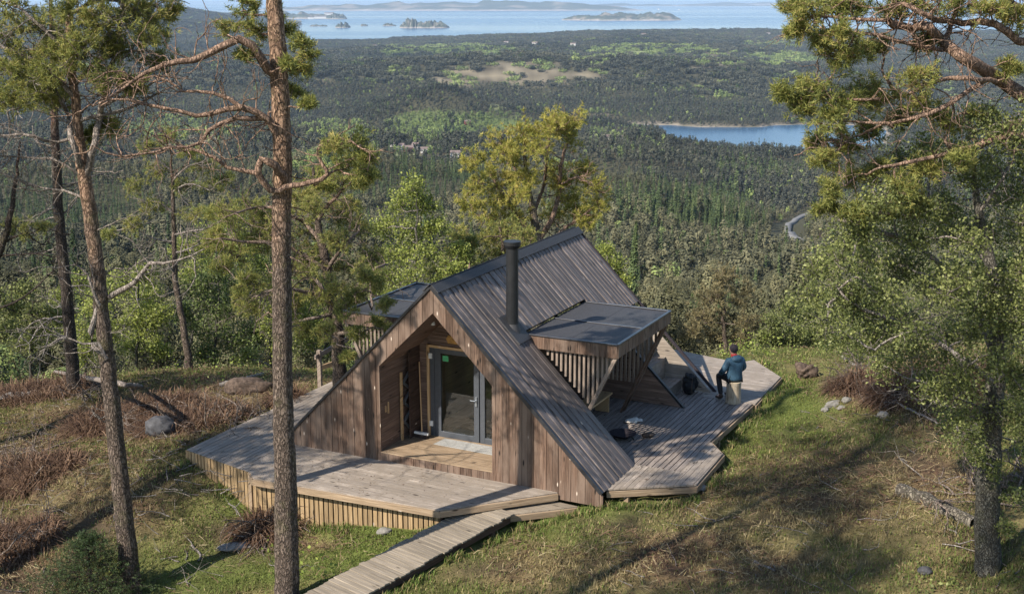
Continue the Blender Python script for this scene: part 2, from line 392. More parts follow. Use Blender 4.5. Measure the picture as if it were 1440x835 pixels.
M['doorgrey']=plain('grey_door_paint',(.055,.062,.074),.4,0,.5,10,.12)
M['white']=plain('white_fitting',(.7,.7,.68),.5)
M['green']=plain('green_square',(.06,.35,.14),.5)
M['plaquewood']=plain('orange_board',(.45,.24,.07),.6,0,.3,14,.35)
M['mat']=plain('grey_mat',(.30,.30,.29),.9,0,.1,40,.3,.3)
M['bag']=plain('black_fabric',(.016,.018,.021),.75,0,.3,14,.5,.6)
M['wool']=plain('white_fleece',(.75,.70,.62),.95,0,.1,30,.2,.6)
M['rock']=plain('grey_rock',(.22,.205,.19),.9,0,.2,5,.5,.8)
M['darkrock']=plain('dark_rock',(.055,.055,.06),.8,0,.3,6,.5,.8)
M['palerock']=plain('pale_rock',(.19,.18,.16),.85,0,.2,7,.35,.8)
M['brownrock']=plain('weathered_brown_wood',(.085,.062,.048),.9,0,.2,9,.7,1.)
M['concrete']=plain('concrete',(.38,.37,.35),.85)
g=NT('window_glass');g.t.nodes.remove(g.b)
tr=g.n('ShaderNodeBsdfTransparent');tr.inputs[0].default_value=(.88,.91,.90,1);gl=g.n('ShaderNodeBsdfGlossy',Roughness=.02);gl.inputs[0].default_value=(1,1,1,1)
fr=g.n('ShaderNodeFresnel',IOR=1.45);ms=g.n('ShaderNodeMixShader');g.l(fr.outputs[0],ms.inputs[0]);g.l(tr.outputs[0],ms.inputs[1]);g.l(gl.outputs[0],ms.inputs[2]);g.l(ms.outputs[0],g.out.inputs[0]);M['glass']=g.m
def bark(name,low,high,z0,z1,moss=.35,sc=9,st=1.):
    w=NT(name);ob=w.n('ShaderNodeTexCoord').outputs['Object']
    mp=w.n('ShaderNodeMapping');mp.inputs['Scale'].default_value=(1,1,.30);w.l(ob,mp.inputs[0])
    no=w.n('ShaderNodeTexNoise',Scale=9,Detail=4);w.l(mp.outputs[0],no.inputs['Vector'])
    dm=w.mix(.22,mp.outputs[0],no.outputs['Color'],'ADD')
    vo=w.n('ShaderNodeTexVoronoi',Scale=sc*1.6,feature='DISTANCE_TO_EDGE');w.l(dm,vo.inputs['Vector'])
    n1=w.noise(ob,22,4,.7);n2=w.noise(ob,2.3,4,.6)
    sz=w.n('ShaderNodeSeparateXYZ');w.l(ob,sz.inputs[0])
    zr=w.n('ShaderNodeMapRange');zr.inputs[1].default_value=z0;zr.inputs[2].default_value=z1;w.l(sz.outputs[2],zr.inputs[0])
    zf=w.math('ADD',zr.outputs[0],w.math('MULTIPLY',w.math('SUBTRACT',n2,.5),.9));zf=w.ramp(zf,[(.25,(0,0,0)),(.75,(1,1,1))])
    a=w.ramp(n1,[(.3,tuple(x*.55 for x in low)),(.7,tuple(x*1.5 for x in low))]);b=w.ramp(n1,[(.3,tuple(x*.55 for x in high)),(.7,tuple(min(1,x*1.4) for x in high))])
    c=w.mix(zf,a,b)
    cr=w.ramp(vo.outputs['Distance'],[(.0,(.38,.36,.35)),(.22,(1,1,1))])
    c=w.mix(1.,c,cr,'MULTIPLY')
    c=w.mix(w.ramp(w.noise(ob,3.1,5,.7),[(.52,(0,0,0)),(.66,(moss,)*3)]),c,(.085,.09,.025))
    w.col(c);w.rough(.9);h=w.math('ADD',w.ramp(vo.outputs['Distance'],[(0,(0,0,0)),(.2,(1,1,1))]),w.math('MULTIPLY',n1,.6));w.bump(h,st,.03);return w.m
M['bark']=bark('pine_bark',(.15,.115,.092),(.33,.215,.145),4.8,9.5,.35,13)
M['barkdark']=bark('dark_pine_bark',(.07,.055,.046),(.16,.09,.065),5,10,.2,12)
M['barkgrey']=bark('grey_bark',(.17,.15,.12),(.22,.18,.14),2,8,.25)
M['birchbark']=bark('lichen_bark',(.125,.118,.098),(.20,.185,.155),1,6,.4,24)
M['limb']=bark('limb_bark',(.23,.185,.155),(.30,.20,.145),0,10,.12,12,.7)
M['deadwood']=bark('dead_branch',(.26,.235,.215),(.28,.24,.21),0,10,.05,14,.6)
def leafm(name,cols,trans=.35,rough=.6):
    w=NT(name);isl=w.n('ShaderNodeNewGeometry').outputs['Random Per Island']
    ob=w.n('ShaderNodeTexCoord').outputs['Object'];n1=w.noise(ob,1.1,3,.6)
    f=w.math('ADD',w.math('MULTIPLY',isl,.45),w.math('MULTIPLY',n1,.55))
    k=len(cols);c=w.ramp(f,[(.24+.52*i/(k-1),cc) for i,cc in enumerate(cols)])
    w.col(c);w.rough(rough);w.b.inputs['Specular IOR Level'].default_value=.25
    tl=w.n('ShaderNodeBsdfTranslucent');w.l(c,tl.inputs[0]);mx=w.n('ShaderNodeMixShader');mx.inputs[0].default_value=trans
    w.l(w.b.outputs[0],mx.inputs[1]);w.l(tl.outputs[0],mx.inputs[2]);w.l(mx.outputs[0],w.out.inputs[0]);return w.m
M['needle']=leafm('pine_needles',[(.075,.10,.032),(.17,.195,.055),(.31,.32,.085),(.44,.36,.13)],.4)
M['needlegold']=leafm('golden_pine_needles',[(.12,.14,.03),(.28,.29,.06),(.46,.42,.10),(.52,.42,.15)],.4)
M['needlebrown']=leafm('brownish_needles',[(.09,.085,.045),(.19,.165,.085),(.32,.27,.14)],.3)
M['needledark']=leafm('dark_needles',[(.025,.045,.018),(.05,.08,.028),(.08,.11,.035)],.2)
M['birch']=leafm('fresh_birch_leaves',[(.10,.13,.035),(.23,.27,.06),(.40,.43,.12)],.4,.45)
M['leafdark']=leafm('shrub_leaves',[(.05,.075,.024),(.11,.15,.045),(.22,.27,.085)],.35,.5)
M['leafolive']=leafm('olive_leaves',[(.065,.08,.03),(.155,.18,.055),(.33,.35,.13)],.4,.5)
M['leafbrown']=leafm('brown_shoots',[(.12,.08,.045),(.22,.16,.08),(.30,.26,.12)],.2,.8)
M['bracken']=leafm('dead_bracken',[(.045,.025,.017),(.11,.064,.040),(.22,.145,.092)],.15,.8)
M['straw']=leafm('dry_straw',[(.13,.10,.05),(.24,.19,.10),(.36,.30,.18)],.25,.8)
M['heather']=leafm('heather_sprigs',[(.04,.03,.018),(.09,.055,.034),(.17,.11,.065)],.15,.8)
M['moss']=leafm('moss_tufts',[(.07,.09,.02),(.14,.16,.035),(.22,.23,.06)],.2,.8)
M['fern']=leafm('young_fern',[(.12,.17,.03),(.25,.32,.06),(.40,.45,.12)],.4,.6)
def attrmat(name,gain=1.,nscale=3.,trans=0.,var=.5,bump=0.,fine=20):
    w=NT(name);at_=w.n('ShaderNodeAttribute',attribute_name='gcol');ob=w.n('ShaderNodeTexCoord').outputs['Object']
    f=w.noise(ob,nscale,6,.7);f2=w.noise(ob,fine,4,.7)
    hs=w.n('ShaderNodeHueSaturation',Hue=.5,Saturation=1.);w.l(at_.outputs[0],hs.inputs['Color'])
    v=w.math('MULTIPLY',w.math('ADD',w.math('MULTIPLY',f,var*2),1-var),w.math('ADD',w.math('MULTIPLY',f2,var*2),1-var))
    w.l(w.math('MULTIPLY',v,gain),hs.inputs['Value']);w.col(hs.outputs[0]);w.rough(.9);w.b.inputs['Specular IOR Level'].default_value=.1
    if bump: w.bump(w.math('ADD',f,w.math('MULTIPLY',f2,.3)),bump,.15)
    if trans:
        tl=w.n('ShaderNodeBsdfTranslucent');w.l(hs.outputs[0],tl.inputs[0]);mx=w.n('ShaderNodeMixShader');mx.inputs[0].default_value=trans
        w.l(w.b.outputs[0],mx.inputs[1]);w.l(tl.outputs[0],mx.inputs[2]);w.l(mx.outputs[0],w.out.inputs[0])
    return w.m
M['ground']=attrmat('hill_ground',1.,1.7,0,.45,.8,14)
M['grass']=attrmat('grass_blades',1.15,1.3,.3,.3)
def farleaf(name,cols):
    w=NT(name);r=w.n('ShaderNodeObjectInfo').outputs['Random'];isl=w.n('ShaderNodeNewGeometry').outputs['Random Per Island']
    pos=w.n('ShaderNodeNewGeometry').outputs['Position'];n1=w.noise(pos,.006,3,.6)
    n2=w.ramp(w.noise(pos,.0022,4,.6),[(.36,(0,0,0)),(.64,(1,1,1))])
    f=w.math('ADD',w.math('ADD',w.math('MULTIPLY',r,.36),w.math('MULTIPLY',isl,.2)),w.math('ADD',w.math('MULTIPLY',n1,.22),w.math('MULTIPLY',n2,.26)))
    k=len(cols);w.col(w.ramp(f,[(.2+.6*i/(k-1),cc) for i,cc in enumerate(cols)]));w.rough(.8);w.b.inputs['Specular IOR Level'].default_value=.1;return w.m
M['fpine2']=farleaf('mid_pine_needles',[(.042,.045,.03),(.09,.091,.053),(.165,.155,.088)])
M['fpine3']=farleaf('distant_pine_needles',[(.026,.030,.026),(.054,.059,.044),(.10,.10,.068)])
M['fpine']=farleaf('far_pine_needles',[(.055,.057,.034),(.12,.118,.062),(.215,.195,.105)])
M['fspruce']=farleaf('far_spruce_needles',[(.034,.05,.026),(.07,.10,.042),(.13,.16,.065)])
M['fleaf']=farleaf('far_birch_leaves',[(.07,.10,.038),(.145,.19,.064),(.26,.31,.105)])
M['fbark']=plain('far_bark',(.14,.10,.08),.9)
# water
w=NT('sea_water');ob=w.n('ShaderNodeNewGeometry').outputs['Position']
f=w.noise(ob,1,3,.5,(.00012,.0005,.001));w.col(w.ramp(f,[(.4,(.02,.07,.14)),(.62,(.05,.12,.20))]))
w.l(w.ramp(f,[(.35,(.20,)*3),(.65,(.30,)*3)]),w.b.inputs['Roughness']);w.b.inputs['IOR'].default_value=1.33;w.b.inputs['Specular IOR Level'].default_value=.5
b=w.noise(ob,.05,3,.6);w.bump(b,.12,1.);M['water']=w.m
# haze
w=NT('air_haze');w.t.nodes.remove(w.b);pv=w.n('ShaderNodeVolumePrincipled');pv.inputs['Color'].default_value=(.55,.74,1,1);pv.inputs['Density'].default_value=2.8e-5;pv.inputs['Anisotropy'].default_value=.0
w.l(pv.outputs[0],w.out.inputs['Volume']);M['haze']=w.m
M['blue']=plain('blue_jacket',(.036,.082,.128),.6,0,.3,10,.3,.3);M['trousers']=plain('black_trousers',(.012,.012,.014),.8);M['skin']=plain('skin',(.45,.27,.2),.5,0,.4,10,.05)
M['red']=plain('red_collar',(.45,.04,.04),.8);M['cap']=plain('dark_knit',(.035,.03,.035),.9,0,.1,30,.4);M['boot']=plain('brown_boot',(.05,.03,.022),.7)
w=NT('cut_log');ob=w.n('ShaderNodeTexCoord').outputs['Object'];a=w.noise(ob,3,4,.6,(6,6,1.2));w.col(w.ramp(a,[(.3,(.17,.13,.085)),(.5,(.36,.30,.22)),(.75,(.47,.41,.32))]));w.rough(.8);w.bump(a,.4,.01);M['log']=w.m
w=NT('log_end');ob=w.n('ShaderNodeTexCoord').outputs['Object'];wv=w.n('ShaderNodeTexWave',wave_type='RINGS',rings_direction='Z',Scale=14,Distortion=2);w.l(ob,wv.inputs['Vector']);w.col(w.ramp(wv.outputs['Fac'],[(.2,(.50,.40,.27)),(.8,(.62,.53,.38))]));M['logend']=w.m
M['road']=plain('asphalt',(.16,.16,.16),.8,0,.2,.05,.15)
M['housewhite']=plain('white_house_paint',(.50,.49,.46),.7);M['houseroof']=plain('house_roof',(.16,.12,.11),.8);M['housered']=plain('red_house_paint',(.17,.055,.045),.7)
# ------------------------------------------------------------------ cabin (local frame: x along the gable front, y along the ridge)
RZ=-YAW
cabin=empty('cabin',O,RZ,label='dark timber cabin with a steep ridged roof reaching down to its deck',cat='cabin')
ZR=4.03
mb=MB()
planks(mb,[[(0,-.03),(2.69,-.03),(2.69,2.69),(.03,.0)],[(2.69,2.17),(4.05,3.5),(4.05,4.05),(2.69,2.69)],[(4.05,3.5),(5.45,2.1),(5.45,2.62),(4.05,4.05)],
 [(5.45,-.15),(7.98,-.15),(7.98,.09),(5.45,2.62)],[(2.69,-.03),(5.45,-.03),(5.45,.17),(2.69,.17)]],(0,.0,0),X3,Z3,(0,-1,0),.148,.008,.024,alt=.006,wj=.12)
mb.build('front_wall',M['facade'],cabin)
# main roof
s2=1/math.sqrt(2)
def slope_b(v): return (v-4.03)*math.sqrt(2)
def roofside(name,sg,strips):
    # sg=1 right side, -1 left side ; local mirror about x=4.03
    mb=MB();o=(4.03,0,ZR+.03);eb=(sg*s2,0,-s2);en=(sg*s2,0,s2)
    planks(mb,[[(a0,0),(a1,0),(a1,b1),(a0,b1)] for a0,a1,b1 in strips],o,Y3,eb,en,.105,.006,.024,alt=.017,jit=.006,wj=.22)
    ro=mb.build(name,M['roof'],cabin)
    mb=MB()
    for a0,a1,b1 in strips: mb.prism([(a0+.03,0),(a1-.02,0),(a1-.02,b1-.02),(a0+.03,b1-.02)],np.array(o)-np.array(en)*.16,Y3,eb,en,.158,1.)
    mb.build('roof_boarding',M['dark_boards'],ro);return ro
RB=5.55
rr=roofside('roof',1,[(-.05,1.84,RB),(1.84,5.27,1.78),(5.27,7.66,2.5)])
rl=roofside('roof',-1,[(-.05,1.84,RB),(1.84,5.27,1.78),(5.27,7.66,RB)])
mb=MB()
for sg in(1,-1):
    en=np.array((sg*s2,0,s2));mb.prism([(-.08,-.02),(7.7,-.02),(7.7,.2),(-.08,.2)],np.array((4.03,0,ZR+.03))+en*(.058+.001*sg),Y3,(sg*s2,0,-s2),en,.02)
mb.build('ridge_cap',M['felt'],rr)
mb=MB()
mb.beam((4.03,-.065,ZR+.055),(4.03+RB*s2,-.065,ZR+.055-RB*s2),.03,.08,(0,0,1))
mb.beam((.06,-.05,.075),(4.0,-.05,ZR+.02),.03,.05,(0,0,1))
mb.build('verge_flashing',M['trim'],rr)
mb=MB();mb.beam((4.03,7.68,ZR+.045),(7.95,7.68,.13),.05,.07);mb.build('verge_flashing',M['cap'],rr)
# back wall with window opening, roof end wall beside the steps
mb=MB()
planks(mb,[[(.1,0),(.95,0),(.95,2.95),(.1,.1)]],(0,7.5,0),X3,Z3,(0,-1,0),.148,.006,.02)
planks(mb,[[(0,.15),(2.6,.15),(2.6,2.6),(0.05,.15)],[(2.6,.15),(5.4,.15),(5.4,.3),(2.6,.3)],[(2.6,2.2),(5.4,2.2),(5.4,2.6),(4.03,3.95),(2.6,2.55)]],(0,7.52,0),X3,Z3,(0,1,0),.148,.005,.022)
mb.build('back_wall',M['facade'],cabin)
mb=MB()  # horizontal boards on the inner face of the end wall
def hor(mb,polys,y,ny,w=.095):
    planks(mb,[[(z,x) for x,z in p] for p in polys],(0,y,0),Z3,X3,(0,ny,0),w,.006,.022,jit=.002)
hor(mb,[[(5.3,.16),(7.9,.16),(5.3,2.7)]],7.5,-1)
mb.build('end_wall',M['deck'],cabin)
mb=MB();hor(mb,[[(5.25,.16),(7.58,.16),(5.25,2.45)]],6.03,-1)
mb.build('side_wall',M['warm'],cabin)
mb=MB();mb.beam((5.3,6.06,2.44),(7.66,6.06,.13),.09,.05);mb.build('wall_capping',M['black'],cabin)
# steps
mb=MB()
planks(mb,[[(6.66,6.08),(7.12,6.08),(7.12,7.47),(6.66,7.47)]],(0,0,.40),X3,Y3,Z3,.115,.01,.03)
planks(mb,[[(5.6,6.08),(6.66,6.08),(6.66,7.47),(5.6,7.47)]],(0,0,.93),X3,Y3,Z3,.115,.01,.03)
planks(mb,[[(6.08,.155),(7.47,.155),(7.47,.4),(6.08,.4)]],(7.1,0,0),Z3,Y3,X3,.08,.006,.02) if False else None
for x,z0,z1 in((7.10,.155,.40),(6.64,.43,.93)):
    z=z0
    while z<z1-.02:
        zz=min(z+.1,z1);mb.prism([(6.08,z),(7.47,z),(7.47,zz-.006),(6.08,zz-.006)],(x-.02,0,0),Y3,Z3,X3,.02,random.random()*30);z+=.1
mb.build('steps',M['deck'],cabin)
# canopies (flat roofs held on slatted inverted triangles), one each side
def canopy(sg):
    mx=lambda x:4.03+sg*(x-4.03)
    pts=lambda l:[(mx(x),y) for x,y in l]
    root=empty('canopy',(0,0,0));root.parent=cabin
    mb=MB();x0,x1,y0,y1,zt=5.28,7.5,1.86,5.26,2.75
    mb.prism(pts([(x0,y0+.02),(x1-.03,y0+.02),(x1-.03,y1-.03),(x0,y1-.03)]),(0,0,zt-.1),X3,Y3,Z3,.085)
    base=mb.build('roof_deck',M['dark_boards'],root)
    mb=MB();xm=(x0+x1)/2;ym=3.45
    for a,b,c,d in((x0+.02,xm,y0+.04,ym-.03),(xm+.006,x1-.07,y0+.04,ym-.03),(x0+.02,xm,ym+.04,y1-.07),(xm+.006,x1-.07,ym+.04,y1-.07)):
        mb.prism(pts([(a,c),(b,c),(b,d),(a,d)]),(0,0,zt-.014),X3,Y3,Z3,.012)
    mb.build('roof_felt',M['felt'],root)
    mb=MB()
    for p,q in(((x0,y0),(x1,y0)),((x1,y0),(x1,y1)),((x1,y1),(x0,y1)),((x0+.03,ym),(x1,ym))):
        mb.beam((mx(p[0]),p[1],zt+.005),(mx(q[0]),q[1],zt+.005),.075,.035 if p[1]!=ym else .03)
    mb.build('metal_edging',M['trim'],root,bevel=.005)
    mb=MB()
    en=(sg,0,0)
    def fas(polyzx,o,ea,eb,en_): planks(mb,[polyzx],o,ea,eb,en_,.12,.004,.022)
    fas([(mx(5.32) if sg>0 else mx(7.5),2.46),(mx(7.5) if sg>0 else mx(5.32),2.46),(mx(7.5) if sg>0 else mx(5.32),2.74),(mx(5.32) if sg>0 else mx(7.5),2.74)],(0,y0,0),X3,Z3,(0,-1,0))
    fas([(y0,2.46),(y1,2.46),(y1,2.74),(y0,2.74)],(mx(7.5),0,0),Y3,Z3,en)
    fas([(min(mx(5.4),mx(7.5)),2.46),(max(mx(5.4),mx(7.5)),2.46),(max(mx(5.4),mx(7.5)),2.74),(min(mx(5.4),mx(7.5)),2.74)],(0,y1,0),X3,Z3,(0,1,0))
    mb.build('fascia',M['facade'],root)
    mb=MB()   # ceiling
    mb.prism(pts([(5.3,y0+.02),(7.47,y0+.02),(7.47,y1-.02),(5.3,y1-.02)]),(0,0,2.60),X3,Y3,Z3,.03);mb.build('ceiling',M['dark_boards'],root)
    for yy,full in((1.93,False),(5.18,True)):
        mb=MB();x=5.62 if not full else 5.45
        while x<7.42:
            # diagonal: (7.44,2.46)->(6.83,1.2) front ; ->(6.4,.16) back
            dz=2.46-(7.44-x)*(1.26/.61 if not full else 2.3/1.04)
            low=max(dz,8.06-x+.09 if not full else .9)
            if low<2.4:
                mb.prism([(mx(x)-.024,low),(mx(x)+.024,low),(mx(x)+.024,2.5),(mx(x)-.024,2.5)],(0,yy,0),X3,Z3,Y3,.045,random.random()*20)
            x+=.108
        mb.build('slat_screen',M['slat'],root)
        mb=MB()
        if not full: mb.beam((mx(7.46),yy-.01,2.47),(mx(6.80),yy-.01,1.10),.075,.10,(0,1,0))
        else:
            mb.beam((mx(7.44),yy+.03,2.47),(mx(6.38),yy+.03,.14),.09,.10,(0,1,0));mb.beam((mx(7.44),yy-.12,2.47),(mx(6.38),yy-.12,.14),.05,.08,(0,1,0))
        mb.build('diagonal_post',M['slat'] if not full else M['facade'],root)
    mb=MB()   # wall below the canopy's inner edge
    xs=mx(5.22)
    planks(mb,[[(.15,1.0),(2.7,1.0),(2.7,7.4),(.15,7.4)]],(xs,0,0),Z3,Y3,(sg,0,0),.095,.006,.022);mb.build('recess_wall',M['dark_boards'],root)
    mb=MB();xx=lambda x:mx(x)
    mb.box((mx(5.95),3.9,.6),(.42,2.3,.045));mb.box((mx(5.95),2.9,.37),(.36,.05,.42));mb.box((mx(5.95),4.9,.37),(.36,.05,.42));mb.build('bench',M['fresh'],root)
canopy(1);canopy(-1)
# the closed side of the front roof strip towards the recess
mb=MB();hor(mb,[[(5.25,.1),(7.8,.1),(5.25,2.62)]],1.80,1);mb.build('recess_wall',M['dark_boards'],cabin);mb=MB();hor(mb,[[(.26,.1),(2.81,.1),(2.81,2.62)]],1.80,1);mb.build('recess_wall',M['dark_boards'],cabin)
# porch niche
mb=MB();planks(mb,[[(2.66,-.02),(5.47,-.02),(5.47,1.5),(2.66,1.5)]],(0,0,.175),X3,Y3,Z3,.118,.006,.028) if False else planks(mb,[[(-.02,2.66),(1.5,2.66),(1.5,5.47),(-.02,5.47)]],(0,0,.175),Y3,X3,Z3,.118,.006,.028)
mb.build('porch_floor',M['porch'],cabin)
mb=MB()
planks(mb,[[(.2,0.),(2.2,0.),(2.2,1.5),(.2,1.5)]],(2.64,0,0),Z3,Y3,X3,.085,.006,.022)
planks(mb,[[(.2,0.),(2.15,0.),(2.15,1.5),(.2,1.5)]],(5.5,0,0),Z3,Y3,(-1,0,0),.085,.006,.022)
hor(mb,[[(2.64,.2),(3.08,.2),(3.08,2.62),(2.64,2.2)],[(3.08,2.36),(5.5,2.36),(5.5,2.4),(4.05,3.6),(3.08,2.65)]],1.5,-1,.085)
# sloping ceiling
for sg,L_ in((1,1.93),(-1,1.98)):
    planks(mb,[[(0.01,0),(1.5,0),(1.5,L_),(0.01,L_)]],(4.05,0,3.5),Y3,(sg*.7,0,-.71),(sg*.7,0,.7),.085,.006,.02) if False else planks(mb,[[(0,0.012),(L_,0.012),(L_,1.5),(0,1.5)]],(4.05,0,3.5),(sg*.711,0,-.703),Y3,(sg*.7,0,.7),.085,.006,.02)
mb.build('porch_lining',M['warm'],cabin)
# door and fixed light
door=empty('glazed_door',(0,0,0));door.parent=cabin
mb=MB();y=1.44
for a,b in(((3.10,.2),(3.10,2.36)),):mb.beam((a[0],y,a[1]),(b[0],y,b[1]),.06,.10,(0,1,0))
mb.beam((3.07,y,2.33),(5.45,y,2.33),.10,.06);mb.build('timber_frame',M['fresh'],door)
mb=MB()
for x in(3.19,): mb.box((x,y+.01,1.25),(.11,.06,2.1))
mb.box((3.33,y+.01,1.25),(.16,.055,2.1));mb.box((4.32,y+.01,1.25),(.13,.06,2.1));mb.box((4.47,y+.01,1.25),(.12,.06,2.1));mb.box((5.4,y+.01,1.25),(.1,.06,2.1))
for x0,x1 in((3.4,4.26),(4.53,5.35)):
    mb.box(((x0+x1)/2,y+.01,.27),(x1-x0,.06,.14));mb.box(((x0+x1)/2,y+.01,2.24),(x1-x0,.06,.12))
mb.build('door_leaf',M['doorgrey'],door,bevel=.006)
mb=MB()
for x0,x1 in((3.41,4.25),(4.535,5.345)): mb.box(((x0+x1)/2,y+.02,1.26),(x1-x0,.012,1.85))
mb.build('glass',M['glass'],door)
mb=MB();mb.box((4.32,y-.035,1.17),(.045,.02,.22));mb.cyl((4.32,y-.09,1.2),(4.32,y-.03,1.2),.011);mb.cyl((4.20,y-.09,1.2),(4.325,y-.09,1.2),.011);mb.build('handle',M['steel'],door)
for z in(.5,2.1):
    mb=MB();mb.box((3.17,y-.04,z),(.07,.03,.12));mb.cyl((3.14,y-.055,z-.06),(3.14,y-.055,z+.06),.014);mb.build('hinge',M['white'],door)
mb=MB();mb.prism([(3.30,2.02),(3.44,2.02),(3.44,2.14),(3.30,2.14)],(0,y-.022,0),X3,Z3,(0,-1,0),.004) if False else mb.prism([(3.45,2.0),(3.6,2.0),(3.6,2.13),(3.45,2.13)],(0,y+.012,0),X3,Z3,(0,-1,0),.003);mb.build('green_square',M['green'],door)  # small flat green square set at the door glass
mb=MB();mb.prism([(3.6,2.43),(4.25,2.43),(4.19,2.52),(4.25,2.62),(3.6,2.62),(3.55,2.52)],(0,1.475,0),X3,Z3,(0,-1,0),.03)
mb.build('wood_plaque',M['plaquewood'],cabin)  # flat orange wooden plaque above the door
mb=MB();mb.cyl((3.62,.75,3.02),(3.62,.75,3.10),.05,.035);mb.build('spotlight',M['white'],cabin,smooth=False)
mb=MB();mb.box((2.685,.33,1.12),(.03,.03,.26));mb.box((2.685,.22,1.12),(.03,.03,.14));mb.build('latch',M['fresh'],cabin)
# interior
mb=MB();planks(mb,[[(2.8,1.6),(5.2,1.6),(5.2,7.4),(2.8,7.4)]],(0,0,.17),X3,Y3,Z3,.12,.003,.02);mb.build('interior_floor',M['fresh'],cabin)
mb=MB()
mb.box((4.9,4.0,.42),(.5,1.6,.42));mb.build('sleeping_platform',M['inside'],cabin)
mb=MB()
for x in(2.84,5.16): mb.box((x,4.45,1.4),(.03,5.8,2.5))
mb.build('interior_wall',M['inside'],cabin)
mb=MB()
for x in(2.62,3.55,4.5,5.38): mb.box((x,7.5,1.26),(.07,.08,1.9))
mb.box((4,7.5,.33),(2.8,.08,.07));mb.box((4,7.5,2.19),(2.8,.08,.07));wn=mb.build('window',M['doorgrey'],cabin)
mb=MB();mb.box((4,7.51,1.26),(2.7,.01,1.84));mb.build('pane',M['glass'],wn)
# chimney
ch=empty('chimney',(5.15,1.55,0));ch.parent=cabin
mb=MB();mb.cyl((0,0,2.6),(0,0,4.72),.135,n=24);mb.cyl((0,0,3.05),(0,0,3.09),.142,n=24);mb.build('flue_pipe',M['black'],ch,smooth=False)
mb=MB();mb.cyl((0,0,4.72),(0,0,4.79),.15,.185,n=24);mb.cyl((0,0,4.79),(0,0,4.87),.19,.19,n=24);mb.build('chimney_cap',M['black'],ch)
mb=MB();mb.prism([(-.32,-.33),(.28,-.33),(.28,.42),(-.32,.42)],(0,0,8.06-5.15+.03-.0),(0,1,0),(s2,0,-s2),(s2,0,s2),.072);mb.cyl((0,0,2.85),(0,0,3.05),.2,.14,n=24);mb.build('flashing',M['felt'],ch)
# ------------------------------------------------------------------ decks
def skirt(mb,p,q,z0,depth,w=.11,gap=.03,inset=0.,both=True):
    p=np.array(p,float);q=np.array(q,float);d=q-p;l=np.linalg.norm(d);d/=l;nrm=np.array([d[1],-d[0]])
    p=p-nrm*inset;k=0;a=0
    while a<l-.02:
        ww=min(w,l-a);pp=p+d*a
        mb.prism([(0,-depth),(ww-gap,-depth),(ww-gap,z0),(0,z0)],(pp[0],pp[1],0),(d[0],d[1],0),Z3,(nrm[0],nrm[1],0),.022+(.006 if k%2 else 0),random.random()*30)
        a+=w;k+=1
    mb.prism([(0,-depth),(l,-depth),(l,z0-.03),(0,z0-.03)],(p[0]-nrm[0]*.05,p[1]-nrm[1]*.05,0),(d[0],d[1],0),Z3,(nrm[0],nrm[1],0),.03,1.,mi=1)
fd=empty('front_deck',O,RZ,label='broad grey timber deck wrapping round the gable front, on yellowish upright boards',cat='deck')
A_=(-1.64,-1.39);B_=(.54,-1.91);C_=(.81,-2.15);D_=(5.23,-1.93);E_=(6.98,-.02)
mb=MB()
planks(mb,[[(y,x) for x,y in pl] for pl in ([B_,C_,D_,E_,(-.0,-.03)],)],(0,0,-.035),Y3,X3,Z3,.125,.009,.035,jit=.0015,joints=3.6)
planks(mb,[[A_,B_,(0,-.03),(0,.0),(-1.66,.0)],[(-1.66,0),(-.02,0),(-.02,8.6),(-1.66,8.6)]],(0,0,-.035),X3,Y3,Z3,.132,.011,.035,jit=.0015,joints=4)
mb.build('deck_boards',M['deck'],fd)
mb=MB();skirt(mb,A_,B_,-.0,1.25,.115,.025,inset=-.005);skirt(mb,(.80,-2.1),(5.2,-1.90),-.06,1.25,.118,.03,inset=.13);skirt(mb,(.56,-1.95),(.80,-2.05),-.04,1.2,.1,.02,inset=.06)
mb.build('skirt',[M['skirt'],M['dark_boards']],fd)
mb=MB();mb.beam((.58,-1.98,-.085),(.80,-2.17,-.085),.04,.13);mb.beam((.78,-2.17,-.085),(5.26,-1.95,-.085),.045,.13);mb.beam((5.24,-1.95,-.085),(6.99,-.06,-.085),.045,.13)
mb.box((.56,-1.93,-.45),(.08,.08,.9));mb.build('edge_beam',M['porch'],fd)
# lower landing + boardwalk
ld=empty('lower_landing',O,RZ,label='low wooden landing tucked under the front deck edge beside the cabin corner',cat='landing')
mb=MB();planks(mb,[[(y,x) for x,y in((5.3,-1.25),(6.1,-1.3),(7.45,-.05),(6.2,.05))]],(0,0,-.25),Y3,X3,Z3,.12,.006,.035,joints=2.5);mb.build('landing_boards',M['walk'],ld)
mb=MB();mb.beam((6.1,-1.33,-.30),(7.45,-.08,-.30),.05,.12);mb.build('edge_beam',M['porch'],ld)
a0=at(686,720.5,-.2);b0=at(471,837,-.55)
dv=b0-a0;Lw=np.linalg.norm(dv[:2]);bw=empty('boardwalk',a0,math.atan2(dv[1],dv[0]),label='narrow boardwalk of pale cross planks climbing from the bottom edge to the deck',cat='boardwalk')
slope=dv[2]/Lw;mb=MB();x=-.25
while x<Lw+2.2:
    ln=random.uniform(-.02,.03);mb.prism([(x,-.49+ln),(x+.118,-.49+ln),(x+.118,.49+ln),(x,.49+ln)],(0,0,slope*(x+.1)),X3,Y3,Z3,.032+random.uniform(-.003,.003),random.random()*40);x+=.126
for f in range(len(mb.uv)): mb.uv[f]=(mb.uv[f][0],mb.uv[f][1])
mb.build('planks',M['walk'],bw)
mb=MB()
for s_ in(-.41,.41): mb.beam((-.2,s_,-.07-.02),(Lw+2.2,s_,slope*(Lw+2.2)-.09),.06,.13)
mb.build('stringers',M['dark_boards'],bw)
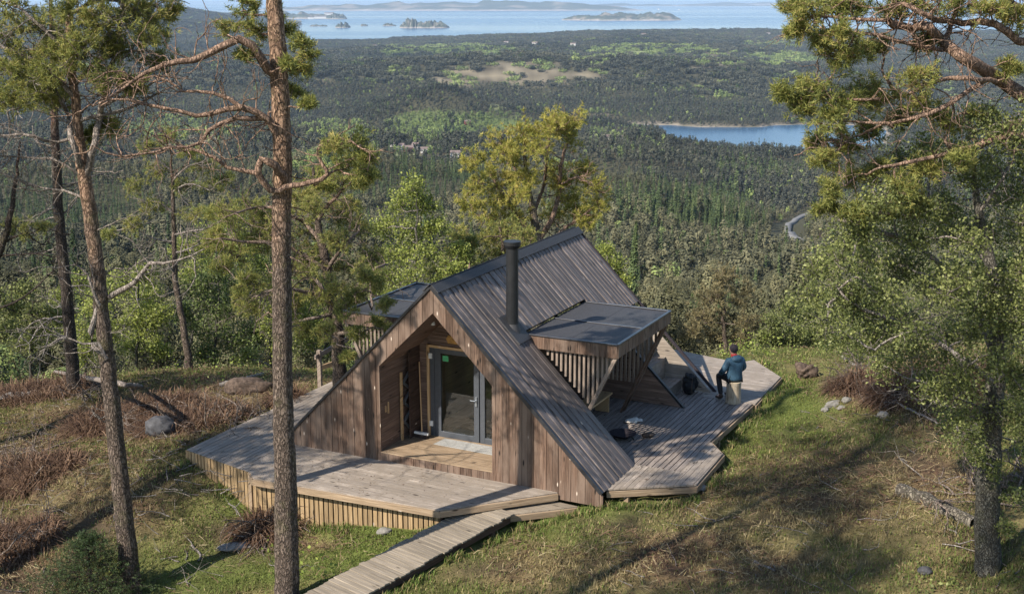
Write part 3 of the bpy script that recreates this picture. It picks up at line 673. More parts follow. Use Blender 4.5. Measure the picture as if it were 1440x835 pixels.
for xx in np.arange(.3,Lw+2,1.1):
    for s_ in(-.4,.4): mb=MB();mb.box((xx,s_,slope*xx-.35),(.09,.09,.40));mb.build('bearer',M['dark_boards'],bw)
# side deck
sd=empty('side_deck',O,RZ,label='long side deck of dark gapped boards running past the canopy toward the view',cat='deck')
mb=MB()
def zz(z): return (0,0,z)
W_=[[(5.2,1.9),(9.0,1.9),(8.95,4.0),(9.06,6.9),(5.2,6.0)],[(5.2,6.0),(9.06,6.9),(9.06,7.15),(7.6,7.3),(5.2,7.3)],[(7.7,6.8),(9.06,6.8),(9.06,7.12),(7.7,7.12)]]
planks(mb,[[(5.2,1.85),(8.97,1.85),(8.97,4.0),(9.08,7.1),(7.76,7.1),(5.2,7.1)],[(5.2,7.1),(7.76,7.1),(7.76,7.62),(5.2,7.62)]],zz(.11),X3,Y3,Z3,.132,.022,.035,joints=4.2)
mb.build('deck_boards',M['deck2'],sd)
mb=MB();q1=[(7.95,.2),(9.53,1.29),(9.48,3.32),(8.98,3.98),(8.97,1.86),(7.95,1.86)]
planks(mb,[[(7.95,.24),(9.53,1.29),(9.48,3.32),(8.985,3.95),(8.985,1.84),(7.95,1.84)]],zz(.115),X3,Y3,Z3,.118,.008,.035,joints=3)
mb.build('corner_platform',M['deck'],sd)
mb=MB();planks(mb,[[(y,x) for x,y in((7.75,7.12),(9.15,7.12),(9.12,9.7),(8.03,11.0),(7.2,10.3),(4.2,11.2),(4.0,7.6),(7.75,7.6))[:4]+((7.75,10.6),)],[(y,x) for x,y in((7.74,7.62),(7.74,10.55),(3.4,11.6),(3.4,7.62))]],zz(.11),Y3,X3,Z3,.118,.007,.035,joints=4)
mb.build('back_platform',M['deck'],sd)
mb=MB()
for p,q in(((7.97,.2),(9.55,1.26)),((9.55,1.26),(9.5,3.34)),((9.5,3.34),(9.0,4.02)),((9.0,4.02),(9.1,7.08)),((9.17,7.1),(9.14,9.72)),((9.14,9.72),(8.02,11.03))):
    mb.beam((p[0],p[1],.045),(q[0],q[1],.045),.04,.125)
for p in((8.3,.5),(9.4,1.4),(9.4,3.2),(9.0,4.5),(9.05,6.3),(9.08,9.3),(8.9,2.)): mb.box((p[0],p[1],-.25),(.1,.1,.56))
mb.build('edge_beam',M['porch'],sd)
# ------------------------------------------------------------------ objects standing on it
def lw(x,y,z=0): return L2W(x,y,z)
fr_=empty('folding_rack',lw(2.69,1.0,.2),RZ,label='grey zigzag metal rack between two raw posts on the porch wall',cat='rack')
mb=MB()
mb.box((.03,-.16,.8),(.05,.05,1.6));mb.box((.03,.26,.95),(.05,.05,1.9));mb.build('post',M['fresh'],fr_)
mb=MB();zs=[.12,.40,.62,.86,1.08,1.32,1.55];
for i in range(6):
    y0,y1=(-.12,.22) if i%2 else (.22,-.12);mb.prism([(y0,zs[i]-.0),(y1,zs[i+1]-.0),(y1,zs[i+1]+.055),(y0,zs[i]+.055)],(.03,0,0),Y3,Z3,X3,.05)
mb.build('zigzag_brace',M['steel'],fr_)
br=empty('broom',lw(3.04,1.18,.205),RZ,label='broom with a pale handle leaning in the porch corner',cat='broom')
mb=MB();mb.cyl((0,0,.12),(-.16,.2,1.72),.014,n=8);mb.build('handle',M['fresh'],br)
mb=MB();mb.box((0,-.02,.11),(.36,.06,.05));mb.build('head',M['white'],br)
mb=MB()
for i in range(60): x=random.uniform(-.17,.17);y=random.uniform(-.04,.0);mb.beam((x,y,.09),(x+random.uniform(-.01,.01),y-.02,.0),.008,.008,(0,1,0))
mb.build('bristles',M['boot'],br)
dm=MB()
vv=[];fn=20
dm.prism([(-.85,-.2),(.85,-.26),(.9,.2),(-.8,.24)],(0,0,0),X3,Y3,Z3,.012)
o=dm.build('door_mat',M['mat'],None,label='worn pale grey mat lying before the glazed door',cat='mat',bevel=.004);o.location=lw(4.35,1.1,.205);o.rotation_euler=(0,0,RZ)
def blob(name,loc,dim,mat,rz=0,n=4,amp=.25,seed=0,parent=None,fs=1.6,**k):
    bm=bmesh.new();bmesh.ops.create_icosphere(bm,subdivisions=n,radius=1);me=bpy.data.meshes.new(name);bm.to_mesh(me);bm.free()
    v=np.zeros(len(me.vertices)*3);me.vertices.foreach_get('co',v);v=v.reshape(-1,3)
    r=1+amp*fbm(v[:,0]*fs+seed,v[:,1]*fs+v[:,2]*1.3+seed*2,4,seed)+amp*.6*fbm(v[:,2]*fs*1.7+seed,v[:,0]*fs-v[:,1],3,seed+5)
    v=v*r[:,None]*np.array(dim)/2;me.vertices.foreach_set('co',v.ravel());o=link(name,me,mat,parent,True,**k);o.location=tuple(loc);o.rotation_euler=(0,0,rz);return o
# backpack leaning against the roof end
bp=empty('backpack',lw(7.42,7.22,.15),RZ,label='black backpack slumped against the roof edge at the foot of the steps',cat='backpack')
o=blob('bag_body',(0,0,.27),(.38,.28,.54),M['bag'],.3,4,.5,3,bp,2.2);blob('lid',(.03,-.04,.46),(.28,.24,.13),M['bag'],.3,3,.5,5,bp);blob('front_pocket',(0.02,-.15,.20),(.30,.12,.28),M['bag'],0,3,.4,8,bp)
for s_ in(-.12,.12): mb=MB();mb.beam((s_,-.19,.5),(s_,-.245,.28),.03,.008,(1,0,0));mb.beam((s_,-.245,.29),(s_,-.2,.06),.03,.008,(1,0,0));mb.build('strap',M['boot'],bp)
o=blob('sheepskin',lw(6.9,4.55,.165),(.46,.26,.07),M['wool'],.4,4,.5,6,fs=2.5,label='small crumpled white fleece lying on the side deck',cat='fleece')
fp=empty('fire_pan',lw(7.12,3.3,.15),RZ,label='round dark rusty fire pan beside the low roof eave on the side deck',cat='fire pan')
mb=MB();mb.cyl((0,0,.05),(0,0,.12),.2,.30,n=28);mb.cyl((0,0,.12),(0,0,.135),.30,.31,n=28);mb.build('bowl',M['cap'],fp)
for i in range(3):
    mb=MB();a=i*2.1;mb.beam((.20*math.cos(a),.20*math.sin(a),.08),(.28*math.cos(a),.28*math.sin(a),0),.03,.03,(0,.2,1));mb.build('leg',M['black'],fp)
blob('firewood_chunk',lw(7.62,3.62,.2),(.3,.16,.12),M['brownrock'],.3,3,.3,4,label='small split firewood chunk beside the fire pan',cat='firewood')
# log seat
ST=lw(8.62,7.0,.15)
st=empty('log_seat',ST,0,label='pale upright cut log used as a seat under the seated person',cat='log seat')
vb=VB();rr_=[.195,.185,.18,.185];tube(vb,[(0,0,.0),(0,0,.18),(0,0,.38),(0,0,.54)],rr_,28);me=vb.mesh('log_side');link('log_side',me,M['log'],st,True)
mb=MB();mb.cyl((0,0,.535),(0,0,.545),.184,n=28);mb.build('cut_top',M['logend'],st)
# ------------------------------------------------------------------ seated person
def skin(name,joints,edges,radii,mat,parent,root=0,sub=2,solid=0):
    me=bpy.data.meshes.new(name);me.from_pydata(joints,edges,[]);o=link(name,me,mat,parent)
    sm=o.modifiers.new('skin','SKIN');sm.use_smooth_shade=True
    for i,r_ in enumerate(radii):
        s_=me.skin_vertices[0].data[i];s_.radius=r_ if isinstance(r_,tuple) else (r_,r_);s_.use_root=(i==root)
    ss=o.modifiers.new('sub','SUBSURF');ss.levels=sub;ss.render_levels=sub
    return o
pr=empty('person',ST+np.array([0,0,.54]),R(22),label='seated person in a blue hooded jacket, black trousers and dark hair, looking out',cat='person')
pr.scale=(1.1,1.1,1.1)
# local: +Y is where the person faces, z=0 seat top
J=[(0,0,.09),(0,.0,.22),(0,-.01,.36),(0,.0,.48),(0,.03,.56),(0,.055,.62),(0,.075,.70),(0,.085,.79),
 (.17,.0,.49),(.25,.04,.28),(.20,.24,.17),(.13,.32,.14),(-.17,.0,.49),(-.25,.04,.28),(-.20,.24,.17),(-.12,.33,.13),
 (.10,.03,.07),(.13,.44,.07),(.14,.40,-.40),(.15,.56,-.44),(-.10,.03,.07),(-.15,.42,.06),(-.17,.26,-.40),(-.18,.40,-.44)]
Ed=[(0,1),(1,2),(2,3),(3,4),(4,5),(5,6),(6,7),(3,8),(8,9),(9,10),(10,11),(3,12),(12,13),(13,14),(14,15),(0,16),(16,17),(17,18),(18,19),(0,20),(20,21),(21,22),(22,23)]
Rd=[(.13,.11),(.12,.10),(.14,.10),(.13,.10),.055,.05,.075,.06,.06,.045,.036,.03,.06,.045,.036,.03,.08,.06,.045,.035,.08,.06,.045,.035]
for sx,h in((1,11),(-1,15)):
    hx,hy,hz_=J[h]
    pb=len(J);J.append((hx-sx*.03,hy+.06,hz_-.005));Ed.append((h,pb));Rd.append((.036,.016))
    for f in range(4):
        fx=(f-1.5)*.019;b=len(J);J+= [(hx-sx*.03+fx,hy+.10,hz_),(hx-sx*.04+fx,hy+.13,hz_-.012),(hx-sx*.045+fx,hy+.145-.006*abs(f-1.5),hz_-.035)];Ed+=[(pb,b),(b,b+1),(b+1,b+2)];Rd+=[.010,.009,.008]
    b=len(J);J+=[(hx-sx*.06,hy+.05,hz_-.015),(hx-sx*.075,hy+.085,hz_-.02)];Ed+=[(h,b),(b,b+1)];Rd+=[.012,.010]
skin('body',J,Ed,Rd,M['skin'],pr)
JK=[(0,0,.02),(0,0,.12),(0,-.015,.24),(0,-.03,.38),(0,-.005,.49),(0,.03,.55),(.17,-.005,.49),(.265,.02,.30),(.235,.20,.17),(.17,.28,.15),(-.17,-.005,.49),(-.265,.02,.30),(-.235,.20,.17),(-.16,.29,.14)]
JE=[(0,1),(1,2),(2,3),(3,4),(4,5),(4,6),(6,7),(7,8),(8,9),(4,10),(10,11),(11,12),(12,13)]
skin('jacket',JK,JE,[(.205,.175),(.20,.17),(.19,.155),(.195,.15),(.16,.12),(.085,.08),(.09,.09),.075,.062,.05,(.09,.09),.075,.062,.05],M['blue'],pr)
blob('hood',(0,-.075,.54),(.27,.17,.19),M['blue'],0,3,.2,4,pr)
blob('collar',(0,.035,.605),(.15,.15,.09),M['red'],0,3,.1,4,pr)
blob('head',(0,.085,.73),(.165,.20,.235),M['skin'],0,3,.03,2,pr)
blob('nose',(0,.188,.72),(.025,.03,.045),M['skin'],0,2,.03,2,pr)
for s_ in(-1,1):
    blob('ear',(s_*.082,.08,.72),(.02,.045,.06),M['skin'],0,2,.05,2,pr);blob('eye',(s_*.034,.175,.745),(.022,.015,.014),M['white'],0,2,0,2,pr)
blob('mouth',(0,.178,.675),(.05,.015,.012),M['red'],0,2,.05,2,pr)
blob('hair',(0,.062,.752),(.187,.21,.205),M['cap'],0,3,.10,2,pr,3.)
skin('trousers',[(0,-.0,.05),(.10,.05,.075),(.135,.45,.075),(.14,.40,-.37),(-.10,.05,.075),(-.155,.43,.065),(-.17,.26,-.37)],[(0,1),(1,2),(2,3),(0,4),(4,5),(5,6)],[(.15,.10),.10,.075,.055,.10,.075,.055],M['trousers'],pr)
for x,y in((.145,.47),(-.175,.33)):
    bt=skin('boot',[(x,y-.09,-.33),(x,y-.09,-.42),(x,y+.02,-.445),(x,y+.12,-.455)],[(0,1),(1,2),(2,3)],[(.055,.055),(.055,.05),(.048,.042),(.045,.03)],M['boot'],pr)
# ------------------------------------------------------------------ ground sheet
def gcolor(X,Y,Z):
    px,py=projv(X,Y,Z);r=np.hypot(X,Y)
    n1=fbm(X*.45,Y*.45,4,51);n2=fbm(X*1.7,Y*1.7,3,61)
    g=blobs(px,py,G_GREEN);b=blobs(px,py,G_BROWN)
    f=np.clip(.5+1.0*n1+.5*n2+.75*(b-g),0,1)
    green=np.array([.10,.122,.032]);straw=np.array([.15,.122,.058]);brown=np.array([.12,.075,.048])
    c=green*(1-f[...,None])+straw*f[...,None]
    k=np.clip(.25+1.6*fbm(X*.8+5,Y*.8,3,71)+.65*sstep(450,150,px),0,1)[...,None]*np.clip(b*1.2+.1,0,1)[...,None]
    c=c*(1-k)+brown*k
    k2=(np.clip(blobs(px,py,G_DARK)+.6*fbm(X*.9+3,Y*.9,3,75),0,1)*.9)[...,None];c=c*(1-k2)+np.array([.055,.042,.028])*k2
    # far land
    t=sstep(50,75,r)[...,None]
    fl=np.array([.060,.058,.034])*np.ones_like(c)
    tan=blobs(px,py,F_TAN)+.75*fbm(X/110,Y/110,4,81);m=sstep(.34,.55,tan)[...,None]
    rock=np.clip(.5+fbm(X/35,Y/35,3,82),0,1)[...,None]
    fl=fl*(1-m)+(np.array([.15,.128,.088])*(.35+1.2*rock))*m
    gr=blobs(px,py,F_GREEN);m2=(sstep(.4,.7,gr+.4*fbm(X/120,Y/120,2,83)))[...,None]*(1-m)
    fl=fl*(1-m2)+np.array([.10,.13,.045])*m2
    fd_=(sstep(.35,.6,blobs(px,py,F_FIELD)+.25*fbm(X/60,Y/60,2,86)))[...,None];fl=fl*(1-fd_)+np.array([.17,.19,.085])*fd_
    sh=(sstep(SEA+3.2,SEA+1.5,Z)*sstep(1500,2000,r))[...,None];fl=fl*(1-sh)+np.array([.24,.21,.17])*sh
    return c*(1-t)+fl*t
NA=760;rr1=np.exp(np.linspace(math.log(7),math.log(62),330));rr2=np.exp(np.linspace(math.log(62),math.log(17000),430))[1:]
RR=np.concatenate([rr1,rr2]);AA=np.linspace(R(-46),R(46),NA)
Rg,Ag=np.meshgrid(RR,AA,indexing='ij');Xg=Rg*np.sin(Ag);Yg=Rg*np.cos(Ag);Zg=height(Xg,Yg)
def under_deck(X,Y,Z):
    dx=X-O[0];dy=Y-O[1];a=dx*V[0]+dy*V[1];b=dx*U[0]+dy*U[1]
    m=(a>-1.55)&(a<5.6)&(b>-1.85)&(b<8.6)&(b>-1.35-.25*(a+1.6)+.05);m2=(a>4.0)&(a<9.05)&(b>1.2)&(b<11)&(b<11.2-.0*(a));m3=(a>5.3)&(a<8.)&(b>-1.2)&(b<1.5)&(b>(a-6.1)*.92-1.2)
    Z=np.where(m,np.minimum(Z,-.12),Z);Z=np.where(m2,np.minimum(Z,.02),Z);return np.where(m3,np.minimum(Z,-.3),Z)
Zg=under_deck(Xg,Yg,Zg)
vb=VB();i=np.arange(len(RR)-1)[:,None]*NA;j=np.arange(NA-1)[None,:]
q=np.stack([i+j,i+NA+j,i+NA+j+1,i+j+1],-1).reshape(-1,4)
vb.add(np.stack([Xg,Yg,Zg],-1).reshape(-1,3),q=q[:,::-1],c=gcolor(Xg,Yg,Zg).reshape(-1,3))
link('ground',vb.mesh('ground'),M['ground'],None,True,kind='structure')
# ------------------------------------------------------------------ grass and litter
def scatter(N,r0=15,r1=50,a=27):
    rr_=np.sqrt(rng.uniform(r0**2,r1**2,N));aa=rng.uniform(R(-a),R(a),N);return rr_*np.sin(aa),rr_*np.cos(aa)
def off_deck(X,Y):
    dx=X-O[0];dy=Y-O[1];a=dx*V[0]+dy*V[1];b=dx*U[0]+dy*U[1]
    def inpoly(P_):
        c=np.zeros(a.shape,bool)
        for k in range(len(P_)):
            x1,y1=P_[k];x2,y2=P_[(k+1)%len(P_)]
            cr=((y1>b)!=(y2>b))&(a<(x2-x1)*(b-y1)/(y2-y1+1e-12)+x1);c^=cr
        return c
    m=inpoly([(-1.6,-1.35),(.6,-1.85),(.82,-2.0),(5.2,-1.85),(5.3,-1.25),(6.2,-1.25),(7.6,.0),(8.0,.15),(9.5,1.25),(9.45,3.3),(8.95,4),(9.05,7.1),(9.15,9.7),(8,11),(7.2,11),(3.4,11.6),(-1.7,8.6)])
    # boardwalk
    A2=a0[:2];Bv=dv[:2]/Lw;s=(X-A2[0])*Bv[0]+(Y-A2[1])*Bv[1];t=(X-A2[0])*-Bv[1]+(Y-A2[1])*Bv[0]
    return ~(m|((s>-.2)&(s<Lw+2)&(abs(t)<.56)))
def blades(N,name,r1=46):
    # tufts of blades: cluster by noise
    X,Y=scatter(N,15,r1);Z=height(X,Y);px,py=projv(X,Y,Z)
    g=blobs(px,py,G_GREEN);b=blobs(px,py,G_BROWN);dn=.55+1.1*fbm(X*1.3,Y*1.3,3,91)+.5*g-.1*b
    k=off_deck(X,Y)&(rng.random(N)<dn);X,Y,Z,g,b=X[k],Y[k],Z[k],g[k],b[k];n_=len(X)
    h=rng.uniform(.035,.10,n_)*(1+.9*np.clip(fbm(X*.7,Y*.7,2,95),-.3,.6))*(1-.25*g);w=rng.uniform(.008,.016,n_)
    a=rng.uniform(0,6.28,n_);ln=rng.uniform(.1,.9,n_)*h;bd=np.stack([np.cos(a),np.sin(a),np.zeros(n_)],1);sd=np.stack([-np.sin(a),np.cos(a),np.zeros(n_)],1)
    p=np.stack([X,Y,Z-.01],1);tip=p+bd*ln[:,None]+np.array([0,0,1])*h[:,None]
    v=np.stack([p-sd*w[:,None],p+sd*w[:,None],tip],1).reshape(-1,3)
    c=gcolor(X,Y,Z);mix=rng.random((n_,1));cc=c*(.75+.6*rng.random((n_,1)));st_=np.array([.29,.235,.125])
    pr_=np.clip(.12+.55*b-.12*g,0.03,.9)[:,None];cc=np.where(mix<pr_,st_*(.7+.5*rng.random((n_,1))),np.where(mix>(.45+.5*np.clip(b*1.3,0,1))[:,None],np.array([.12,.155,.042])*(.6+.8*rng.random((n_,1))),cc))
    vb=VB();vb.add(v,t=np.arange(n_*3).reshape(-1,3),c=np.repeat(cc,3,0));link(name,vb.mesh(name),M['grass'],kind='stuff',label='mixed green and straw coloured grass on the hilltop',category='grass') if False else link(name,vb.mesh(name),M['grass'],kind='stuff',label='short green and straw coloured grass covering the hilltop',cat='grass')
blades(900000,'grass')
def edge_grass():
    vb=VB();P_=[];poly=[[(-1.64,-1.39),(.54,-1.91),(.6,-1.95),(5.23,-1.9)],[(6.1,-1.42),(7.5,-.1),(7.97,.05),(9.6,1.2),(9.55,3.4),(9.06,4.05),(9.16,7.1),(9.22,9.75),(8.05,11.1)]]
    for pl in poly:
        for p,q in zip(pl[:-1],pl[1:]):
            p=np.array(p);q=np.array(q);n_=int(np.linalg.norm(q-p)*420);t_=rng.random((n_,1));d=unit(q-p);nr=np.array([d[1],-d[0]]);P_.append(p+(q-p)*t_+nr*(.05+np.abs(rng.normal(0,.14,(n_,1)))))
    sgn=np.array([1,-1.]);n_=int((Lw+1)*700);s_=rng.uniform(.3,Lw+1,n_);t_=(.51+np.abs(rng.normal(0,.10,n_)))*rng.choice(sgn,n_)
    L_=np.concatenate(P_);W_=O[:2]+L_[:,:1]*V[:2]+L_[:,1:]*U[:2];Bv=dv[:2]/Lw;W2=a0[:2]+s_[:,None]*Bv+t_[:,None]*np.array([-Bv[1],Bv[0]]);W_=np.concatenate([W_,W2]);X,Y=W_[:,0],W_[:,1];Z=height(X,Y);n_=len(X)
    k=(fbm(X*2.2,Y*2.2,3,96)>-.12);X,Y,Z=X[k],Y[k],Z[k];n_=len(X)
    h=rng.uniform(.06,.20,n_)[:,None];a=rng.uniform(0,6.28,n_);bd=np.stack([np.cos(a),np.sin(a),0*a],1);sd=np.stack([-np.sin(a),np.cos(a),0*a],1)*.008;p=np.stack([X,Y,Z-.01],1);m=p+np.array([0,0,.6])*h+bd*h*.1;e=p+np.array([0,0,.9])*h+bd*h*.5
    v=np.stack([p-sd,p+sd,m+sd*.7,m-sd*.7,e],1).reshape(-1,3);b=np.arange(n_)[:,None]*5
    c=np.where(rng.random((n_,1))<.3,np.array([.30,.24,.12]),np.array([.11,.155,.04]))*(.6+.8*rng.random((n_,1)))
    vb.add(v,q=b+np.array([0,1,2,3]),t=b+np.array([3,2,4]),c=np.repeat(c,5,0));link('edge_grass',vb.mesh('edge_grass'),M['grass'],kind='stuff',label='longer grass growing up along the deck and boardwalk edges',cat='grass')
edge_grass()
def deck_litter():
    n_=5200;vb=VB();a=rng.uniform(-1.6,9.1,n_);b=rng.uniform(-2.1,9.5,n_)
    k=(((b<-.1)&(a<5.1)&(b>-1.4-.24*(a+1.6))&(b>-1.9))|((a<-.05)&(b>0)&(b<7)))|((a>7.8)&(a<8.95)&(b>.9)&(b<7))|((a>8.)&(a<9.4)&(b>1.4)&(b<3.3))
    k&=(fbm(a*1.3,b*1.3,3,130)+.0>rng.uniform(-.5,.35,n_));a,b=a[k],b[k];z=np.where(a>6,.156,.006);P_=O+a[:,None]*V+b[:,None]*U+np.stack([0*a,0*a,z],1);n_=len(a)
    t_=rng.uniform(0,6.28,n_);d=np.stack([np.cos(t_),np.sin(t_),rng.normal(0,.06,n_)],1)*rng.uniform(.012,.045,(n_,1));s_=np.stack([-np.sin(t_),np.cos(t_),0*t_],1)*rng.uniform(.003,.010,(n_,1))
    vb.add(np.stack([P_-d,P_+s_,P_+d,P_-s_],1).reshape(-1,3),q=np.arange(n_*4).reshape(-1,4));link('needle_litter',vb.mesh('needle_litter'),M['bracken'],kind='stuff',label='fallen brown needles and leaf bits scattered on the deck boards',cat='needle litter')
deck_litter()
def litter(N,name,mat,zones,L=(.12,.4),lift=.06,label='',cat='',pw=1.,extra=0.,w=.012):
    X,Y=scatter(N,15,46);Z=height(X,Y);px,py=projv(X,Y,Z)
    m=blobs(px,py,zones)**pw+extra+.5*fbm(X*.9,Y*.9,3,101);k=off_deck(X,Y)&(rng.random(N)<m*.9);X,Y,Z=X[k],Y[k],Z[k];n_=len(X)
    a=rng.uniform(0,6.28,n_);d=unit(np.stack([np.cos(a),np.sin(a),rng.normal(0,.35,n_)],1));l=rng.uniform(*L,n_)[:,None]
    p=np.stack([X,Y,Z+rng.uniform(.0,lift,n_)],1);sd=unit(np.cross(d,[0,0,1.]))*w*.5
    sd=sd+np.array([0,0,1])*rng.normal(0,w*.3,(n_,1))
    mid=p+d*l*.5+np.array([0,0,1])*l*rng.uniform(-.05,.2,(n_,1));e=p+d*l
    v=np.stack([p-sd,p+sd,mid+sd,mid-sd,e],1).reshape(-1,3);b=np.arange(n_)[:,None]*5
    vb=VB();vb.add(v,q=(b+np.array([0,1,2,3])),t=(b+np.array([3,2,4])));link(name,vb.mesh(name),mat,kind='stuff',label=label,cat=cat)
litter(170000,'dead_bracken',M['bracken'],[(120,640,170,70),(230,590,180,35),(20,760,80,100),(380,640,60,40),(1330,570,110,70),(1180,690,140,40),(450,765,40,12),(900,780,100,40),(330,540,150,25)],L=(.1,.32),label='brown dead bracken stems lying over the ground',cat='dead bracken')
litter(130000,'dry_grass',M['straw'],G_BROWN,L=(.08,.26),lift=.09,label='pale dry grass stalks matted over the slope',cat='dry grass',w=.01)
# fresh fern fronds / low sprouts along the brow of the hill
def sprouts(N,name,mat,zones,label,cat,h=(.15,.5),r0=15,r1=52,size=.06):
    X,Y=scatter(N,r0,r1);Z=height(X,Y);px,py=projv(X,Y,Z);m=blobs(px,py,zones);k=off_deck(X,Y)&(rng.random(N)<m*(.4+1.5*np.clip(fbm(X*.8,Y*.8,2,111)+.3,0,1)));X,Y,Z=X[k],Y[k],Z[k]
    vb=VB();K=16;Pn=np.repeat(np.stack([X,Y,Z],1),K,0);Pn+=rng.normal(0,.12,Pn.shape);Pn[:,2]=np.repeat(Z,K)+np.abs(rng.normal(0,1,len(Pn)))*rng.uniform(*h)*.6
    leaves(vb,Pn,size);link(name,vb.mesh(name),mat,kind='stuff',label=label,cat=cat)
sprouts(9000,'undergrowth',M['leafolive'],[(1180,505,140,16),(1080,500,60,12),(1300,500,150,30),(1400,720,60,90),(1300,830,120,30),(150,520,200,16),(360,530,60,20),(380,590,60,20),(1420,800,60,60)],'low olive green undergrowth on the brow of the hill','undergrowth')
sprouts(2600,'ferns',M['fern'],[(1050,495,60,9),(1100,515,30,10),(1090,490,40,8),(300,535,60,10),(430,800,60,30),(860,700,30,8)],'yellow green young ferns sprouting along the brow','ferns',(.2,.6),size=.075)
sprouts(15000,'heather',M['heather'],[(100,640,170,80),(250,600,150,40),(30,770,70,70),(400,650,50,50),(1180,680,160,60),(980,770,160,40),(1330,600,120,60),(850,745,90,20),(330,700,80,40),(520,760,60,12),(1400,800,80,60)],'low brown heather tufts over the slopes','heather',(.06,.22),size=.035)
sprouts(12000,'moss',M['moss'],[(90,600,120,30),(300,760,160,50),(700,760,120,40),(1080,620,80,60),(1200,560,90,30),(1000,720,140,40),(1250,760,160,60),(560,790,100,40)],'yellow green moss and low herbs on the slopes','moss',(.02,.07),size=.035)
def twig_litter():
    vb=VB()
    for _ in range(330):
        x,y=random.choice(((random.uniform(0,420),random.uniform(560,835)),(random.uniform(850,1440),random.uniform(560,835)),(random.uniform(0,300),random.uniform(530,700))))
        p=ground(x,y)
        if not off_deck(np.array([p[0]]),np.array([p[1]]))[0]: continue
        sprig(vb,p+np.array([0,0,.03]),(random.uniform(-1,1),random.uniform(-1,1),.05),random.uniform(.2,.9),random.uniform(.006,.016),random.choice((0,1,1)),[],.3,.0,(1,3),4,.1)
    link('twig_litter',vb.mesh('twig_litter'),M['deadwood'],None,True,kind='stuff',label='small bleached dead twigs strewn over the ground',cat='twigs')
twig_litter()
# ------------------------------------------------------------------ trees
DENS=2.0
class Tree:
    def __init__(s,base): s.b=np.array(base,float);s.tr=VB();s.br=VB();s.cr=VB();s.sk=[];s.ends=[];s.grp=[]
    def limb(s,pts_,rad,trunk=False,step=.25,wob=.012,sides=None):
        p,r_=smoothpath(pts_,rad,step,wob);tube(s.tr if trunk else s.br,p-s.b,r_,sides or (14 if trunk else 7))
        for a,b in zip(p,r_): s.sk.append((*a,b))
        return p
    def limbpx(s,pp,Y,rad,dy=None,trunk=False,**k):
        n_=len(pp);dy=dy if dy is not None else [0]*n_
        if np.isscalar(rad): rad=np.linspace(rad,rad*.4,n_)
        return s.limb([wp(x,y,Y+d) for (x,y),d in zip(pp,dy)],np.interp(np.linspace(0,1,n_),np.linspace(0,1,len(rad)),rad),trunk,**k)
    def twigs(s,p,n_,L=(.5,1.2),r=.014,curl=.55,up=.05,depth=1):
        for _ in range(n_):
            i=random.randint(len(p)//5,len(p)-1);d=rng.normal(size=3);t=unit(p[min(i+1,len(p)-1)]-p[i-1]);d=d-t*np.dot(d,t)*.6+t*.4
            sprig(s.br,p[i]-s.b,d,random.uniform(*L),r,depth,[],curl,up,(2,5),4,.1)
    def cluster(s,c,rad,n_,L=None,depth=1,up=.15,conn=True,curl=.45,r=.012):
        c=np.array(c,float);rad=np.broadcast_to(np.array(rad,float),3)
        if conn and s.sk:
            sk=np.array(s.sk);d=np.linalg.norm(sk[:,:3]-c,axis=1)+np.maximum(0,sk[:,2]-c[2])*.8;k=int(np.argmin(d));a=sk[k,:3];D=np.linalg.norm(a-c)
            if D>.15:
                m=(a+c)/2+rng.normal(0,.12*D,3)*np.array([1,1,.6])-np.array([0,0,.04*D]);m2=a*.25+c*.75+rng.normal(0,.08*D,3)
                p,rr__=smoothpath([a,a*.5+m*.5,m,m2,c],[min(sk[k,3]*.7,.016+.012*D),.014+.008*D,.013+.005*D,.012,.009],.12,.012);tube(s.br,p-s.b,rr__,6)
                for x,y in zip(p[len(p)//2:],rr__[len(p)//2:]): s.sk.append((*x,y))
        for _ in range(int(n_*DENS)):
            st_=c+rng.normal(size=3)*rad*.28;d=unit(rng.normal(size=3)*np.array([1,1,.6])+(st_-c)/rad.mean());ll=(L or rad.mean()*.85)*random.uniform(.6,1.15)
            sprig(s.br,st_-s.b,d,ll,r*.7,depth,s.ends,curl,up,(2,4),4,.09)
    def needles(s,n_=12,L=.085,w=.012,keep=1.,jit=.03):
        if not s.ends: return
        p=np.array([e[0] for e in s.ends]);d=np.array([e[1] for e in s.ends]);k=rng.random(len(p))<keep;tufts(s.cr,p[k]+rng.normal(0,jit,(k.sum(),3)),d[k],n_,L,w);s.ends=[]
    def leaves(s,k=8,size=.05,sp=.1,keep=1.):
        if not s.ends: return
        p=np.array([e[0] for e in s.ends]);p=p[rng.random(len(p))<keep];p=np.repeat(p,k,0);leaves(s.cr,p+rng.normal(0,sp,p.shape),size);s.ends=[]
    def finish(s,name,label,cat,group,mt,mb_,mc,extra=None):
        o=empty(name,s.b,0,label=label,cat=cat,group=group)
        if s.tr.v: link('trunk',s.tr.mesh('trunk'),mt,o,True)
        if s.br.v: link('branches',s.br.mesh('branches'),mb_,o,True)
        if s.cr.v: link('crown',s.cr.mesh('crown'),mc,o)
        return o
def pcl(t,L_,Y,n_=9,sq=.75,dj=.6,**k):
    for x,y,r_ in L_:
        rm=r_*Y/F;t.cluster(wp(x,y,Y+random.uniform(-dj,dj)),(rm,rm,rm*sq),n_,**k)
GP='pines standing round the cabin'
